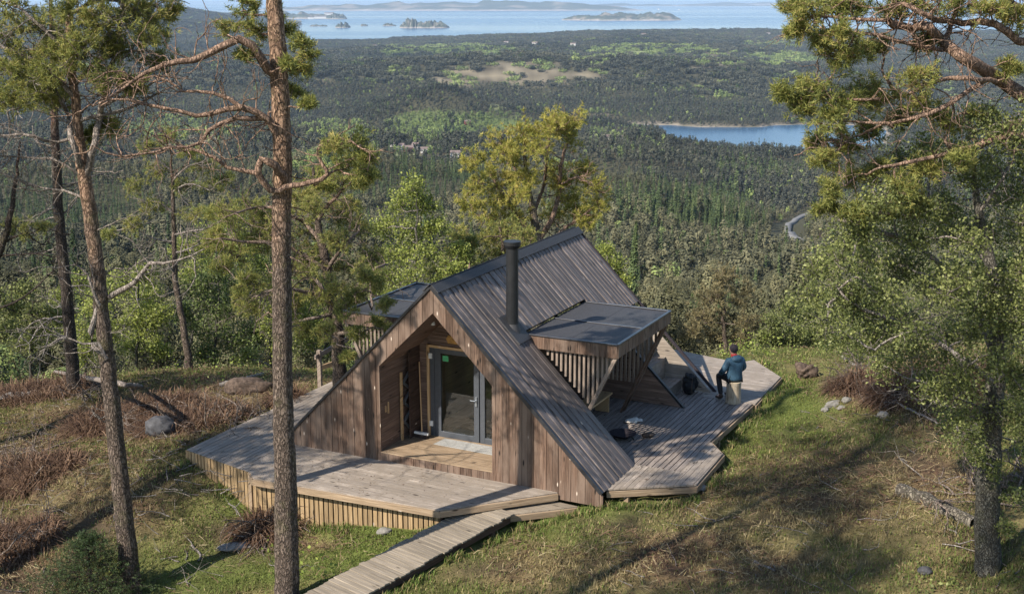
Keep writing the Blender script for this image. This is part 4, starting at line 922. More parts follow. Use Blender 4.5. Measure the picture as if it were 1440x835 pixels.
# -- pine A: tall trunk in front of the deck
base=ground(404,850);Y=base[1]
t=Tree(base)
tp=[wp(402,700,Y),wp(398,560,Y),wp(397,450,Y),wp(396,330,Y),wp(397,230,Y),wp(393,100,Y),wp(385,0,Y),wp(378,-90,Y),wp(372,-200,Y+.3),wp(368,-330,Y+.6)]
t.limb([base-np.array([0,0,.5]),base]+tp,[.27,.235,.205,.175,.168,.165,.16,.15,.13,.11,.08,.04],True,.15,.006)
p=t.limbpx([(393,108),(372,97),(366,74),(349,59),(322,60),(285,79),(248,89),(215,97),(188,114),(161,134),(130,150)],Y,[.085,.075,.06,.03,.012],[0,-.2,-.3,-.4,-.5,-.6,-.7,-.8,-.9,-1,-1]);t.twigs(p,16)
p=t.limbpx([(396,205),(389,188),(372,164),(349,153),(322,153),(290,162),(262,158),(215,148),(168,139),(140,150)],Y,[.08,.06,.045,.03,.012],[0,-.1,-.3,-.4,-.5,-.5,-.6,-.7,-.8,-.9]);t.twigs(p,16)
p=t.limbpx([(340,152),(328,142),(312,136),(288,129),(255,127),(235,114),(215,108),(195,112)],Y-.5,[.04,.03,.02,.008]);t.twigs(p,12)
p=t.limbpx([(372,166),(345,166),(322,168),(300,178),(289,188),(275,208),(235,208),(200,216),(161,220),(130,205)],Y-.2,[.05,.04,.03,.02,.01],[0,-.2,-.3,-.4,-.5,-.6,-.8,-1,-1.1,-1.2]);t.twigs(p,14)
p=t.limbpx([(402,268),(396,245),(378,228),(366,228),(364,245),(375,262),(388,269),(413,259),(433,259),(456,250),(460,242),(452,228),(447,212),(458,198),(476,194),(500,203),(520,215)],Y,[.075,.07,.06,.05,.04,.03,.02,.012],[0,-.25,-.45,-.5,-.5,-.45,-.35,-.3,-.3,-.3,-.3,-.3,-.3,-.3,-.3,-.3,-.3],step=.12);t.twigs(p[len(p)//2:],12,(.3,.8))
p=t.limbpx([(364,244),(350,242),(335,238),(309,231),(288,215),(268,210),(240,206),(212,210)],Y-.5,[.045,.035,.025,.012]);t.twigs(p,10)
p=t.limbpx([(404,470),(380,440),(360,452)],Y,[.02,.008]);
for q_ in range(14):   # short dead stubs
    y=random.uniform(60,470);a=wp(398,y,Y);sprig(t.br,a-t.b,(random.choice((-1,1)),random.uniform(-.8,.3),.1),random.uniform(.25,.8),.016,1,[],.6,-.05,(1,3),4,.09)
pcl(t,[(345,22,24),(325,35,16),(362,45,16),(398,45,14),(390,20,12),(430,78,16),(425,98,12),(415,128,14),(432,148,9),(350,78,12),(345,0,22),(425,60,12),(405,90,9)],Y,6,depth=1)
pcl(t,[(330,-60,45),(420,-80,45),(370,-170,50),(320,-230,45),(400,-300,45)],Y,6,dj=.8)
pcl(t,[(470,205,18),(500,202,18),(490,232,20),(520,225,16),(455,262,16),(510,252,14),(520,245,10)],Y-.3,7)
t.needles(13);t.finish('pine_tree','tall pine with a thick bare trunk rising in front of the deck, twisted loop branch','pine tree',GP,M['bark'],M['limb'],M['needle'])
# -- pine B: forked pine at the left
base=ground(186,832);Y=base[1];t=Tree(base)
t.limb([base-np.array([0,0,.4]),base]+[wp(x,y,Y) for x,y in((176,740),(165,640),(152,520),(143,440),(134,360),(125,290),(117,240),(112,200),(107,150),(100,90),(97,0),(95,-100),(92,-180))],[.24,.205,.18,.165,.15,.14,.135,.13,.12,.095,.085,.075,.06,.04,.02],True,.15,.006)
for pp,rd in(([(120,250),(126,232),(134,200),(141,165),(146,140),(152,100),(165,60),(170,10),(180,-40)],.075),([(116,240),(106,212),(98,185),(97,165),(80,130),(60,100),(45,70)],.06),([(108,140),(80,110),(50,90),(15,70),(-20,60)],.05),([(105,120),(130,90),(170,75),(205,70)],.045),([(100,80),(70,50),(40,20),(10,5)],.045),([(112,190),(80,200),(40,190),(0,190),(-30,180)],.035),([(118,250),(80,225),(40,222),(0,219)],.03),([(110,170),(150,160),(190,150),(225,130)],.04),([(98,20),(140,0),(200,5),(235,20)],.04),([(125,285),(95,270),(50,262),(0,243)],.03),([(145,150),(175,135),(210,120),(235,100)],.035)):
    p=t.limbpx(pp,Y,rd,[random.uniform(-.4,.4)+.0 if i else 0 for i in range(len(pp))]);t.twigs(p,14,(.3,1.0))
p=t.limbpx([(155,417),(175,405),(195,393),(208,372),(216,369),(232,372),(250,367),(268,360),(287,350)],Y,[.06,.045,.035,.02,.01],[0,-.2,-.4,-.5,-.5,-.5,-.5,-.5,-.5]);t.twigs(p,10)
p=t.limbpx([(150,505),(135,480),(118,482),(98,476),(70,470)],Y-.3,[.035,.02,.008]);t.twigs(p,6)
p=t.limbpx([(140,430),(128,405),(118,375),(100,370),(85,376)],Y-.3,[.03,.02,.008]);t.twigs(p,6)
p=t.limbpx([(148,500),(133,490),(128,470),(133,445),(138,430)],Y-.1,[.05,.06,.05])
for q_ in range(16):
    y=random.uniform(180,640);x=np.interp(y,[180,290,440,640],[110,125,143,165]);sprig(t.br,wp(x,y,Y)-t.b,(random.choice((-1,1)),random.uniform(-.8,.3),.05),random.uniform(.3,1.1),.014,1,[],.6,.0,(1,4),4,.09)
pcl(t,[(150,30,36),(205,30,32),(120,65,34),(175,75,36),(222,85,18),(60,40,36),(20,15,32),(30,80,32),(80,100,32),(140,112,26),(30,130,30),(90,135,20),(190,122,18),(100,-20,45),(180,-30,40),(40,-40,45),(243,20,14),(155,178,14),(128,190,12),(15,105,22),(110,20,28),(75,70,24),(185,10,24),(5,50,28),(50,110,26),(105,75,26),(155,60,26),(10,140,22),(60,135,20),(210,55,24)],Y,12)
t.needles(13);t.finish('pine_tree','forked pine with a leaning mossy trunk and wide crown in the upper left corner','pine tree',GP,M['bark'],M['deadwood'],M['needle'])
# -- pine C thin dark trunk
base=ground(104,552);Y=base[1];t=Tree(base)
t.limb([base-np.array([0,0,.4])]+[wp(x,y,Y) for x,y in((104,552),(97,450),(90,380),(84,320),(80,250),(76,150),(73,60),(70,-30))],[.24,.2,.17,.16,.15,.13,.10,.07,.03],True,.2,.008)
for q_ in range(16):
    y=random.uniform(80,480);x=np.interp(y,[80,320,480],[74,84,99]);sprig(t.br,wp(x,y,Y)-t.b,(random.choice((-1,1)),random.uniform(-.6,.3),.05),random.uniform(.8,2.2),.03,2,[],.5,.0,(2,4),4,.14)
pcl(t,[(60,60,26),(95,40,24),(75,10,26),(40,90,20),(100,100,18)],Y,7);t.needles(12)
t.finish('pine_tree','slim dark pine trunk standing just behind the leaning forked pine','pine tree',GP,M['barkdark'],M['deadwood'],M['needle'])
# -- leaning dark tree at the left edge
base=ground(-60,640);Y=base[1]-0.;t=Tree(base)
t.limb([base,wp(-50,560,Y),wp(-30,450,Y),wp(-12,380,Y),(wp(5,340,Y)),wp(15,300,Y),wp(22,260,Y),wp(28,200,Y)],[.16,.14,.12,.10,.09,.07,.05,.02],True,.2,.01)
for pp in([(-5,360),(20,358),(50,356),(85,362)],[(-25,440),(20,425),(50,405),(75,380)],[(0,345),(30,330),(60,345)]):
    p=t.limbpx(pp,Y,.035);t.twigs(p,8)
pcl(t,[(35,325,16),(15,320,14),(60,320,10)],Y,5);t.needles(12)
t.finish('pine_tree','dark leaning pine reaching in from the left edge with bare side branches','pine tree',GP,M['barkdark'],M['barkdark'],M['needle'])
# -- pine D small pine
base=ground(267,519);Y=base[1];t=Tree(base)
t.limb([base-np.array([0,0,.3])]+[wp(x,y,Y) for x,y in((267,519),(258,460),(249,410),(246,380),(245,330),(243,280),(242,240),(240,205))],[.17,.14,.11,.10,.09,.075,.06,.04,.02],True,.2,.012)
for pp in([(245,300),(225,285),(200,282)],[(243,270),(265,258),(295,268)],[(244,330),(270,325),(300,318),(320,300)],[(245,340),(215,335),(185,318)],[(242,240),(222,225),(205,210)],[(243,255),(262,235),(285,228)],[(247,355),(270,348),(290,338)],[(246,385),(238,372),(232,350)]):
    p=t.limbpx(pp,Y,.04,[0,-.2,-.3,-.3][:len(pp)]);t.twigs(p,9,(.4,1.))
pcl(t,[(205,205,13),(235,192,14),(265,215,13),(285,235,18),(225,240,16),(190,260,16),(255,262,14),(300,265,18),(212,290,14),(272,300,16),(185,318,12),(152,330,10),(320,252,12),(305,300,10)],Y,13);t.needles(11)
t.finish('pine_tree','small slender pine with sparse crown left of the cabin before green shrubs','pine tree',GP,M['bark'],M['deadwood'],M['needle'])
# -- pine E bushy pine beside the front
base=L2W(-3.0,3.0);base[2]=hz(base[0],base[1]);
base=wp(478,556,31.5);base[2]=hz(base[0],base[1]);Y=base[1];t=Tree(base)
t.limb([base-np.array([0,0,.3]),base]+[wp(x,y,Y) for x,y in((477,520),(474,470),(468,425),(458,370),(448,320),(442,270),(440,235))],[.22,.19,.18,.165,.15,.12,.09,.06,.03],True,.2,.012)
for pp in([(470,435),(450,400),(420,378),(395,362),(375,330)],[(472,450),(500,405),(525,380),(545,372)],[(460,380),(480,350),(505,325)],[(450,340),(425,310),(400,300),(370,290),(330,300)],[(466,415),(430,410),(395,405),(350,420)],[(446,310),(470,280),(490,260)],[(474,470),(510,465),(545,470)],[(460,380),(400,345),(340,340),(310,335)],[(470,440),(430,450),(400,455)]):
    p=t.limbpx(pp,Y,.06,[0]+[random.uniform(-1.2,.4) for _ in pp[1:]]);t.twigs(p,12,(.5,1.2))
pcl(t,[(320,300,22),(350,330,26),(400,300,24),(330,360,24),(370,400,24),(420,380,26),(430,330,28),(470,300,26),(500,320,22),(450,415,24),(400,440,22),(485,375,22),(520,360,16),(350,430,18),(500,425,16),(540,455,10),(425,465,14),(300,330,14),(470,260,18),(440,290,20),(380,345,22),(455,350,22),(410,420,20),(345,395,18),(300,300,12),(545,480,6),(490,290,18),(375,310,20),(310,375,14),(355,290,20),(430,365,24),(390,330,22),(470,340,20),(345,415,16),(445,250,16),(425,275,16),(500,255,16),(520,390,14),(300,345,14)],Y,13,dj=1.1);pcl(t,[(500,412,16),(525,398,14),(541,430,11),(482,440,18),(502,468,12),(548,464,8),(512,383,16),(470,405,18),(530,455,10),(488,500,10),(455,470,14)],Y-3.6,9,dj=.4);t.needles(12)
t.finish('pine_tree','dense bushy pine with reddish twisting branches just left of the cabin roof','pine tree',GP,M['bark'],M['limb'],M['needle'])
# -- pine F golden pine behind the ridge
Y=49.;base=wp(757,430,Y);base[2]=hz(base[0],base[1]);t=Tree(base)
t.limb([base,wp(757,400,Y),wp(757,345,Y),wp(752,310,Y),wp(745,275,Y),wp(740,235,Y),(wp(738,200,Y))],[.26,.24,.2,.15,.12,.08,.03],True,.3,.02)
for pp,rd in(([(757,350),(735,312),(722,295),(705,270),(690,245)],.13),([(756,340),(775,310),(785,275),(790,230),(800,190)],.12),([(750,300),(765,260),(770,215),(775,180)],.08),([(757,360),(790,325),(825,300),(840,285)],.08),([(738,315),(700,310),(665,300)],.06),([(745,275),(720,230),(705,200)],.06),([(788,260),(815,250),(835,265)],.05)):
    p=t.limbpx(pp,Y,rd,[0]+[random.uniform(-1.,.8) for _ in pp[1:]]);t.twigs(p,10,(.5,1.2),.02)
pcl(t,[(700,200,20),(735,182,20),(775,175,22),(805,168,13),(690,240,20),(720,220,20),(760,210,22),(798,200,15),(672,262,14),(700,280,20),(740,250,22),(780,245,16),(665,228,10),(690,303,16),(725,300,20),(662,290,12),(745,200,18),(715,255,18),(765,185,16),(790,180,14),(710,215,14),(730,275,16)],Y-.8,10,dj=1.,L=.42)
nf=len(t.ends);pcl(t,[(820,240,8),(800,280,14),(835,265,9),(780,300,12),(820,300,12),(840,287,9),(790,260,10),(825,315,8)],Y+.5,11,dj=.8,L=.42)
t.needles(12,.14,.02);t.finish('pine_tree','golden sunlit wide crowned pine behind the far end of the ridge','pine tree',GP,M['barkgrey'],M['limb'],M['needlegold'])
# -- pine beside F, lower
Y=45.;base=wp(705,450,Y);base[2]=hz(base[0],base[1]);t=Tree(base)
t.limb([base,wp(706,400,Y),wp(708,360,Y),wp(703,310,Y)],[.2,.15,.1,.03],True,.3,.02)
pcl(t,[(655,340,16),(690,335,18),(720,328,16),(650,365,14),(700,362,20),(735,345,12),(622,382,12),(665,385,16),(740,365,12)],Y,18,dj=1.,L=.5);t.needles(12,.11,.02)
t.finish('pine_tree','lower olive pine half hidden behind the middle of the ridge','pine tree',GP,M['bark'],M['limb'],M['needle'])
# -- pine G reaching in from the right
Y=19.;base=ground(1560,840);base=wp(1545,700,Y);base[2]=hz(base[0],base[1]);t=Tree(base)
t.limb([base-np.array([0,0,.4]),base]+[wp(x,y,Y) for x,y in((1540,500),(1525,300),(1500,150),(1480,30),(1465,-80),(1450,-200))],[.3,.27,.24,.2,.17,.13,.09,.04],True,.2,.01)
for pp,rd in(([(1510,190),(1470,152),(1439,134),(1409,117),(1375,94),(1349,77),(1325,57),(1305,37),(1280,40),(1250,30)],.13),([(1485,60),(1439,60),(1395,33),(1342,32),(1300,22),(1270,5)],.07),([(1480,40),(1430,10),(1400,-5)],.09),([(1305,40),(1271,37),(1248,30),(1184,25),(1150,20)],.04),([(1340,70),(1290,65),(1235,50),(1190,45),(1160,42)],.035),([(1400,115),(1350,110),(1310,115),(1270,135),(1220,140),(1160,135)],.04),([(1390,110),(1330,150),(1290,165),(1240,175),(1180,170)],.04),([(1515,230),(1470,200),(1420,190),(1360,210),(1300,225),(1240,235)],.06),([(1325,60),(1340,30),(1350,0)],.05),([(1240,175),(1200,195),(1175,215)],.02),([(1475,0),(1400,-40),(1300,-40),(1200,-20)],.06)):
    p=t.limbpx(pp,Y,rd,[0]+[random.uniform(-.6,.6) for _ in pp[1:]]);t.twigs(p,18,(.3,.9),.012)
pcl(t,[(1112,8,14),(1140,15,22),(1175,12,22),(1210,10,22),(1122,42,14),(1150,55,12),(1180,48,18),(1170,78,20),(1205,75,20),(1232,65,18),(1130,132,22),(1102,130,11),(1160,122,24),(1190,145,24),(1132,155,18),(1170,170,22),(1210,130,24),(1240,142,24),(1262,170,22),(1220,185,20),(1150,200,14),(1158,225,14),(1190,205,16),(1290,110,22),(1300,150,22),(1330,172,18),(1250,15,22),(1290,10,24),(1340,8,24),(1390,15,22),(1430,25,22),(1300,62,14),(1380,162,22),(1422,95,14),(1200,250,18),(1172,270,16),(1232,240,20),(1262,268,22),(1300,238,22),(1162,293,12),(1200,300,18),(1350,230,20),(1240,300,18),(1290,290,18)],Y,10,dj=.7)
pcl(t,[(1300,-80,60),(1400,-90,60),(1200,-60,50),(1500,-60,60),(1450,-180,60)],Y,8)
t.needles(13,.08,.011);t.finish('pine_tree','pine at the upper right with thick reddish boughs reaching in over the valley view','pine tree',GP,M['bark'],M['limb'],M['needle'])
# -- birch H
base=ground(1390,800);Y=base[1];t=Tree(base)
t.limb([base-np.array([0,0,.4]),base]+[wp(x,y,Y) for x,y in((1387,740),(1391,650),(1397,560),(1402,500),(1402,430),(1392,370),(1378,310),(1370,250),(1372,200))],[.27,.22,.2,.185,.165,.15,.12,.09,.07,.04,.02],True,.15,.01)
for pp,rd in(([(1400,500),(1370,430),(1330,380),(1280,340),(1220,320),(1180,310)],.06),([(1402,460),(1430,400),(1450,330),(1455,260)],.07),([(1398,540),(1350,500),(1300,470),(1230,440),(1170,430)],.05),([(1390,370),(1340,320),(1290,270),(1250,250)],.045),([(1375,300),(1410,250),(1430,200)],.03),([(1395,580),(1350,560),(1310,540),(1270,530)],.03),([(1400,520),(1435,480),(1460,450)],.05)):
    p=t.limbpx(pp,Y,rd,[0]+[random.uniform(-.8,1.2) for _ in pp[1:]]);t.twigs(p,16,(.4,1.1),.010)
from math import hypot
PL=[(1190,300),(1250,240),(1330,180),(1460,150),(1480,640),(1400,640),(1290,560),(1200,500),(1120,470),(1130,410),(1170,340)]
def inpl(x,y):
    c=False
    for k in range(len(PL)):
        x1,y1=PL[k];x2,y2=PL[(k+1)%len(PL)]
        if (y1>y)!=(y2>y) and x<(x2-x1)*(y-y1)/(y2-y1)+x1: c=not c
    return c
cl=[];
for gy in range(170,650,34):
    for gx in range(1110,1490,36):
        x=gx+random.uniform(-15,15);y=gy+random.uniform(-15,15)
        if inpl(x,y) and random.random()<.95: cl.append((x,y,random.uniform(19,27)))
pcl(t,cl,Y,9,dj=1.6,up=.0,curl=.55,r=.008);t.leaves(7,.05,.085,1.)
pcl(t,[(1400,660,14),(1425,700,16),(1415,740,12),(1375,640,12),(1440,620,16)],Y-.5,6,up=-.1,r=.006);t.leaves(4,.055,.06)
t.finish('birch_tree','lichen grey birch with small fresh leaves along the right edge','birch tree',None,M['birchbark'],M['deadwood'],M['leafolive'])
def bushtree(name,label,cat,group,px,py,Y,clus,mt,mc,n_=12,L=None,lv=(7,.07,.1),needle=None,tr=.07,dj=.8,mb_=None,root=None):
    base=wp(px,py,Y);base[2]=hz(base[0],base[1]);t=Tree(base)
    cx=np.mean([c[0] for c in clus]);ct=min(c[1] for c in clus)
    t.limb([base-np.array([0,0,.2]),base*.5+wp(px*.6+cx*.4,(ct+py)/2,Y)*.5,wp(px*.3+cx*.7,(ct+py)/2,Y),wp(cx,ct+10,Y)],[tr*1.3,tr,tr*.8,.015],True,.25,.03,sides=8)
    pcl(t,clus,Y,n_,dj=dj,L=L)
    if needle: t.needles(*needle)
    else: t.leaves(*lv)
    t.finish(name,label,cat,group,mt,mb_ or M['deadwood'],mc)
GB='leafy trees growing on the slope beyond the deck'
bushtree('birch_tree','bright yellow green leafy birch rising behind the left roof edge','birch tree',GB,585,470,42,[(580,262,15),(562,290,20),(597,290,17),(540,320,20),(577,330,24),(610,322,16),(560,360,24),(600,360,22),(640,382,16),(620,402,14),(570,398,20),(540,382,18),(645,352,10),(555,420,18),(600,425,16)],M['birchbark'],M['birch'],14,lv=(6,.085,.1))
bushtree('birch_tree','pale green birch peeping past the far end of the roof','birch tree',GB,860,440,55,[(850,352,10),(866,372,14),(845,385,13),(872,395,9),(835,366,9),(860,408,12)],M['birchbark'],M['birch'],12,lv=(6,.1,.12))
bushtree('birch_tree','round olive birch beyond the seated person','birch tree',GB,1115,525,40,[(1110,432,14),(1135,450,14),(1090,455,14),(1115,470,16),(1140,480,14),(1095,485,14),(1120,495,12),(1150,435,10),(1075,475,9)],M['birchbark'],M['leafolive'],12,lv=(7,.075,.1))
bushtree('pine_tree','brownish spreading pine on the slope beyond the back platform','pine tree',GP,1022,520,58,[(1022,392,10),(1002,418,14),(1042,418,14),(985,448,13),(1020,448,16),(1052,452,12),(1008,474,13),(1040,478,12),(970,470,9)],M['bark'],M['needlebrown'],16,L=.6,needle=(10,.14,.03),mb_=M['limb'],tr=.12)
bl=[('left',-30,520,38,'shrub at the far left edge with pale leaves',M['leafolive'],[(-25,450,20),(5,470,18),(10,430,16),(-30,410,20)]),
('a',40,525,41,'pale leafy shrub beside the left edge under the leaning pine',M['leafolive'],[(35,410,18),(50,440,20),(20,455,20),(60,470,18),(35,485,18),(75,440,14)]),
('b',190,530,42,'green shrub between the forked pine and the small pine',M['birch'],[(170,400,20),(200,420,22),(180,450,22),(210,465,22),(185,490,20),(225,440,18),(205,385,14),(150,470,16),(225,495,16)]),
('c',300,530,43,'tall dark green shrub right of the small pine',M['leafdark'],[(280,400,22),(310,390,22),(295,430,24),(325,440,24),(285,465,22),(320,480,20),(290,500,16),(340,410,18),(265,440,16),(355,470,18)]),
('d',380,530,44,'yellow green shrub behind the thick trunk left of the deck',M['birch'],[(360,370,20),(390,390,22),(375,420,22),(410,430,20),(380,460,20),(400,490,18),(350,500,16),(430,460,18),(340,345,16)]),
('e',440,535,45,'leafy green shrub behind the wooden railing',M['birch'],[(430,440,18),(460,450,18),(440,480,18),(470,490,16),(500,470,16),(490,440,16),(455,415,16),(520,440,16),(530,410,16)]),
('f',250,528,49,'light green birch crown above the shrubs left of the thick trunk',M['birch'],[(300,330,20),(320,350,22),(280,350,18),(330,310,16),(255,350,14),(300,375,18),(350,350,16),(270,390,16)]),
('g',120,528,46,'bright shrub between the two trunks at the left',M['birch'],[(110,400,14),(130,430,18),(105,460,18),(135,480,18),(115,500,14),(85,420,10),(150,410,12)])]
for nm,px,py,Y,lab,mt,cl in bl: bushtree('shrub',lab,'shrub','leafy shrubs along the left brow of the hill',px,py,Y,cl,M['birchbark'],mt,13,lv=(6,.085,.12),tr=.05,dj=1.)
# shrubs right
for px,py,Y,lab,mt,cl in((1165,520,44,'light green bush left of the pine foliage on the right brow',M['birch'],[(1150,440,20),(1175,425,22),(1165,465,22),(1190,455,20),(1140,475,16),(1200,420,18)]),
 (1235,520,42,'olive bush between the tangled shrub and the valley on the right brow',M['leafolive'],[(1225,430,24),(1250,420,24),(1240,455,24),(1215,460,20),(1270,445,22),(1235,400,18)]),
 (1310,520,41,'broad green bush behind the brown twiggy bush on the right brow',M['leafolive'],[(1290,420,26),(1320,410,26),(1305,445,26),(1340,440,26),(1285,460,22),(1325,470,22),(1310,385,20)]),
 (1400,520,40,'tall green bush at the far right behind the birch trunk',M['leafdark'],[(1380,410,28),(1420,400,28),(1400,440,28),(1440,430,28),(1370,460,24),(1420,470,24),(1395,370,22),(1450,380,24)]),
 (1240,520,34,'tangled olive shrub below the birch foliage at the right',M['leafolive'],[(1215,470,20),(1245,490,20),(1200,500,16),(1265,470,20),(1280,500,20)]),
 (1330,560,30,'brown twiggy bush drooping beside the grey birch trunk',M['leafbrown'],[(1290,520,26),(1320,540,28),(1350,560,26),(1280,560,22),(1330,590,24),(1300,600,16),(1260,540,20),(1370,520,24),(1245,575,14)]),
 (1190,510,38,'low green bush behind the dark stump on the right grass',M['leafdark'],[(1175,485,14),(1200,480,14),(1160,495,12),(1215,495,12)]),
 (1420,600,27,'leafy green bush at the right edge behind the birch trunk',M['leafolive'],[(1420,560,24),(1445,590,24),(1430,620,22),(1400,600,20),(1455,540,22),(1440,660,18)])):
    bushtree('shrub',lab,'shrub','shrubs on the right side of the hill',px,py,Y,cl,M['deadwood'],mt,14,lv=(5,.06,.09),tr=.03,dj=.8)
# small spruce bottom left
base=ground(130,850);Y=base[1];t=Tree(base);H=1.5
t.limb([base-np.array([0,0,.2]),base+np.array([0,0,H*.6]),base+np.array([0,0,H])],[.04,.025,.006],True,.1,.004,sides=7)
for k in range(16):
    z=.1+k*H/17;L_=(H-z)*.75+.08
    for a in np.arange(0,6.28,.8)+random.random():
        sprig(t.br,(0,0,z),(math.cos(a),math.sin(a),.05),L_*random.uniform(.8,1.1),.008,1,t.ends,.12,.04,(5,8),3,.07)
t.needles(11,.035,.01);t.finish('spruce_sapling','small dark green spruce sapling at the bottom left','spruce sapling',None,M['barkdark'],M['barkdark'],M['needledark'])
# off-frame pine whose shade falls over the right hand slope
for (bx,by,Ht,lb) in((-10.,9.,21.,'pine left of the viewpoint whose shade reaches the brown slope'),(-6.2,6.6,21.,'pine nearest the viewpoint, standing out of the picture'),(-8.2,13.2,22.5,'tall pine behind the left side of the viewpoint, its shade crossing the slope'),(-14.5,21.,15,'pine beyond the left edge of the view, nearest the forked pine'),(-17.,29.,14,'pine beyond the left edge of the view, farthest back')):
    base=np.array([bx,by,hz(bx,by)]);t=Tree(base)
    t.limb([base,base+np.array([.1,0,5]),base+np.array([-.1,.2,10]),base+np.array([.2,.1,Ht])],[.24,.2,.14,.04],True,.4,.01,sides=10)
    for k in range(22):
        z=Ht*random.uniform(.6,1.);a=random.uniform(0,6.28);r_=random.uniform(.6,2.6)*(1.2-z/Ht*.5);t.cluster(base+np.array([math.cos(a)*r_,math.sin(a)*r_,z]),(1.15,1.15,.6),16)
    t.needles(10,.1,.02);t.finish('pine_tree',lb,'pine tree',GP,M['bark'],M['limb'],M['needle'])
# ------------------------------------------------------------------ heaps, rocks, logs, sticks
def heap(px,py,w,h,name,label,cat,mat,n_=900,L=(.3,.8),depth=None,group=None,upf=.7):
    c=ground(px,py);vb=VB();N=n_;a=rng.uniform(0,6.28,N);rr_=np.sqrt(rng.random(N));x=np.cos(a)*rr_*w;y=np.sin(a)*rr_*(depth or w*.7)
    z0=height(c[0]+x,c[1]+y)-c[2]+h*(1-rr_**2)*rng.random(N)*np.clip(.6+1.8*fbm((c[0]+x)*1.6,(c[1]+y)*1.6,3,120),0.02,1.6)
    
    l=rng.uniform(*L,N)[:,None];d=unit(np.stack([.5*x/w+rng.normal(0,.8,N),.5*y/w+rng.normal(0,.8,N),rng.normal(.10*upf,.35,N)],1))
    kp=off_deck(c[0]+x,c[1]+y);x,y,z0,l,d=x[kp],y[kp],z0[kp],l[kp],d[kp];N=len(x)
    for f in range(2):
        p=np.stack([x,y,z0],1);sd=unit(np.cross(d,[0,0,1.]))*.009;m=p+d*l*.5+np.array([0,0,.10])*l;e=p+d*l-np.array([0,0,.25])*l
        v=np.stack([p-sd,p+sd,m+sd,m-sd,e],1).reshape(-1,3);b=np.arange(N)[:,None]*5;vb.add(v,q=b+np.array([0,1,2,3]),t=b+np.array([3,2,4]));d=unit(d+rng.normal(0,.4,d.shape))
    o=link(name,vb.mesh(name),mat,None,label=label,cat=cat,group=group,kind='stuff');o.location=tuple(c)
for px,py,w,h,lab,n_ in((35,672,1.3,.32,'heap of drooping dead bracken at the left edge',3500),(15,770,1.0,.32,'heap of reddish dead bracken in the lower left corner',2500),(270,592,1.4,.16,'brown dead bracken mat by the left corner of the deck',3500),(180,590,1.6,.18,'brown dead bracken heap behind the forked pine trunk',3500),(375,745,.6,.2,'dark tangle of roots and bracken beside the deck corner post',1200),(235,575,1.,.2,'dead bracken mound just above the dark boulder',1500),(1320,545,1.6,.8,'large brown heap of dead branches under the birch foliage',5500),(1215,545,.8,.35,'brown dead twigs heaped near the dark stump',1500),(60,555,1.8,.16,'pale brown bracken bank at the back of the left slope',3000),(410,570,.6,.3,'brown bracken tuft behind the left edge of the deck',1000)):
    heap(px,py,w,h,'bracken_heap',lab,'bracken heap',M['bracken'],n_,group='heaps of dead bracken and twigs')
def brush(px,py,w,h,label,n_=26):
    c=ground(px,py);t=Tree(c)
    for _ in range(n_):
        o_=np.array([random.gauss(0,w*.4),random.gauss(0,w*.3),0]);o_[2]=hz(c[0]+o_[0],c[1]+o_[1])-c[2]+.03
        sprig(t.br,o_,(random.uniform(-1,1),random.uniform(-1,1),random.uniform(.0,.8)*h),random.uniform(.5,1.3),random.uniform(.012,.03),2,[],.5,-.08,(2,4),5,.1)
    o=link('brush_pile',t.br.mesh('brush_pile'),M['limb'],None,True,kind='stuff',label=label,cat='brush pile',group='piles of dead branches');o.location=tuple(c)
for a in((35,655,1.0,.8,'tangled dead branches on the bracken at the left edge'),(20,775,.8,.8,'tangled dead branches in the lower left corner'),(250,590,1.2,.7,'dead branches tangled above the dark boulder'),(335,600,1.2,.6,'dead branches heaped behind the deck corner'),(130,560,1.4,.6,'dead branches behind the leaning forked pine'),(390,752,.5,.4,'dark root tangle under the deck corner'),(1300,560,1.5,1.,'dense dead branches beneath the right hand birch leaves'),(1215,535,1.0,.6,'bleached dead branches by the dark stump'),(1390,690,1.,.7,'dead branches at the foot of the right hand birch')):
    brush(*a)
def rock(px,py,dim,mat,lab,seed,rz=0,name='boulder',up=.3,amp=.3):
    c=ground(px,py);blob(name,c+np.array([0,0,dim[2]*up]),dim,mat,rz,4,amp,seed,None,1.4,label=lab,cat=name.replace('_',' '))
rock(228,610,(.75,.6,.6),M['darkrock'],'dark wet looking boulder among dead bracken left of the deck',3)
rock(352,552,(1.3,.7,.55),M['brownrock'],'brown mossy boulder just behind the left end of the deck',5,.2)
rock(333,770,(.8,.35,.16),M['rock'],'flat grey rock in the grass below the deck corner',7,.3)
rock(540,750,(.30,.2,.16),M['palerock'],'pale round rock at the foot of the yellow upright boards',9)
rock(1172,572,(.5,.25,.2),M['palerock'],'pale stone on the right grass, largest of the white stones',11,.5)
rock(1190,565,(.3,.2,.15),M['palerock'],'small pale stone uppermost of the white stones on the right',12,.5)
rock(1160,578,(.22,.18,.12),M['palerock'],'small pale stone lowest of the white stones on the right',13,.5)
rock(1183,575,(.25,.16,.12),M['palerock'],'small pale stone in the middle of the white stones on the right',14,.5)
rock(1242,587,(.3,.25,.2),M['palerock'],'lone pale stone beneath the brown twiggy bush',15,.2)
rock(1133,531,(.55,.42,.5),M['brownrock'],'dark rotting stump beyond the end of the back platform',16,.2,'tree_stump',.3,.6)
rock(205,512,(1.0,.8,1.1),M['brownrock'],'round upturned root ball standing among the green shrubs',17,.2,'root_ball',.45,.35)
rock(30,560,(1.2,.6,.25),M['rock'],'flat grey slab lying at the back of the left slope',19,.3)
rock(560,770,(.2,.12,.06),M['palerock'],'tiny pale stone in the grass beside the boardwalk',21)
rock(985,688,(.3,.2,.15),M['rock'],'grey stone under the front edge of the corner platform',22)
rock(1300,806,(.25,.2,.16),M['darkrock'],'grey stone at the bottom right between the grasses',27)
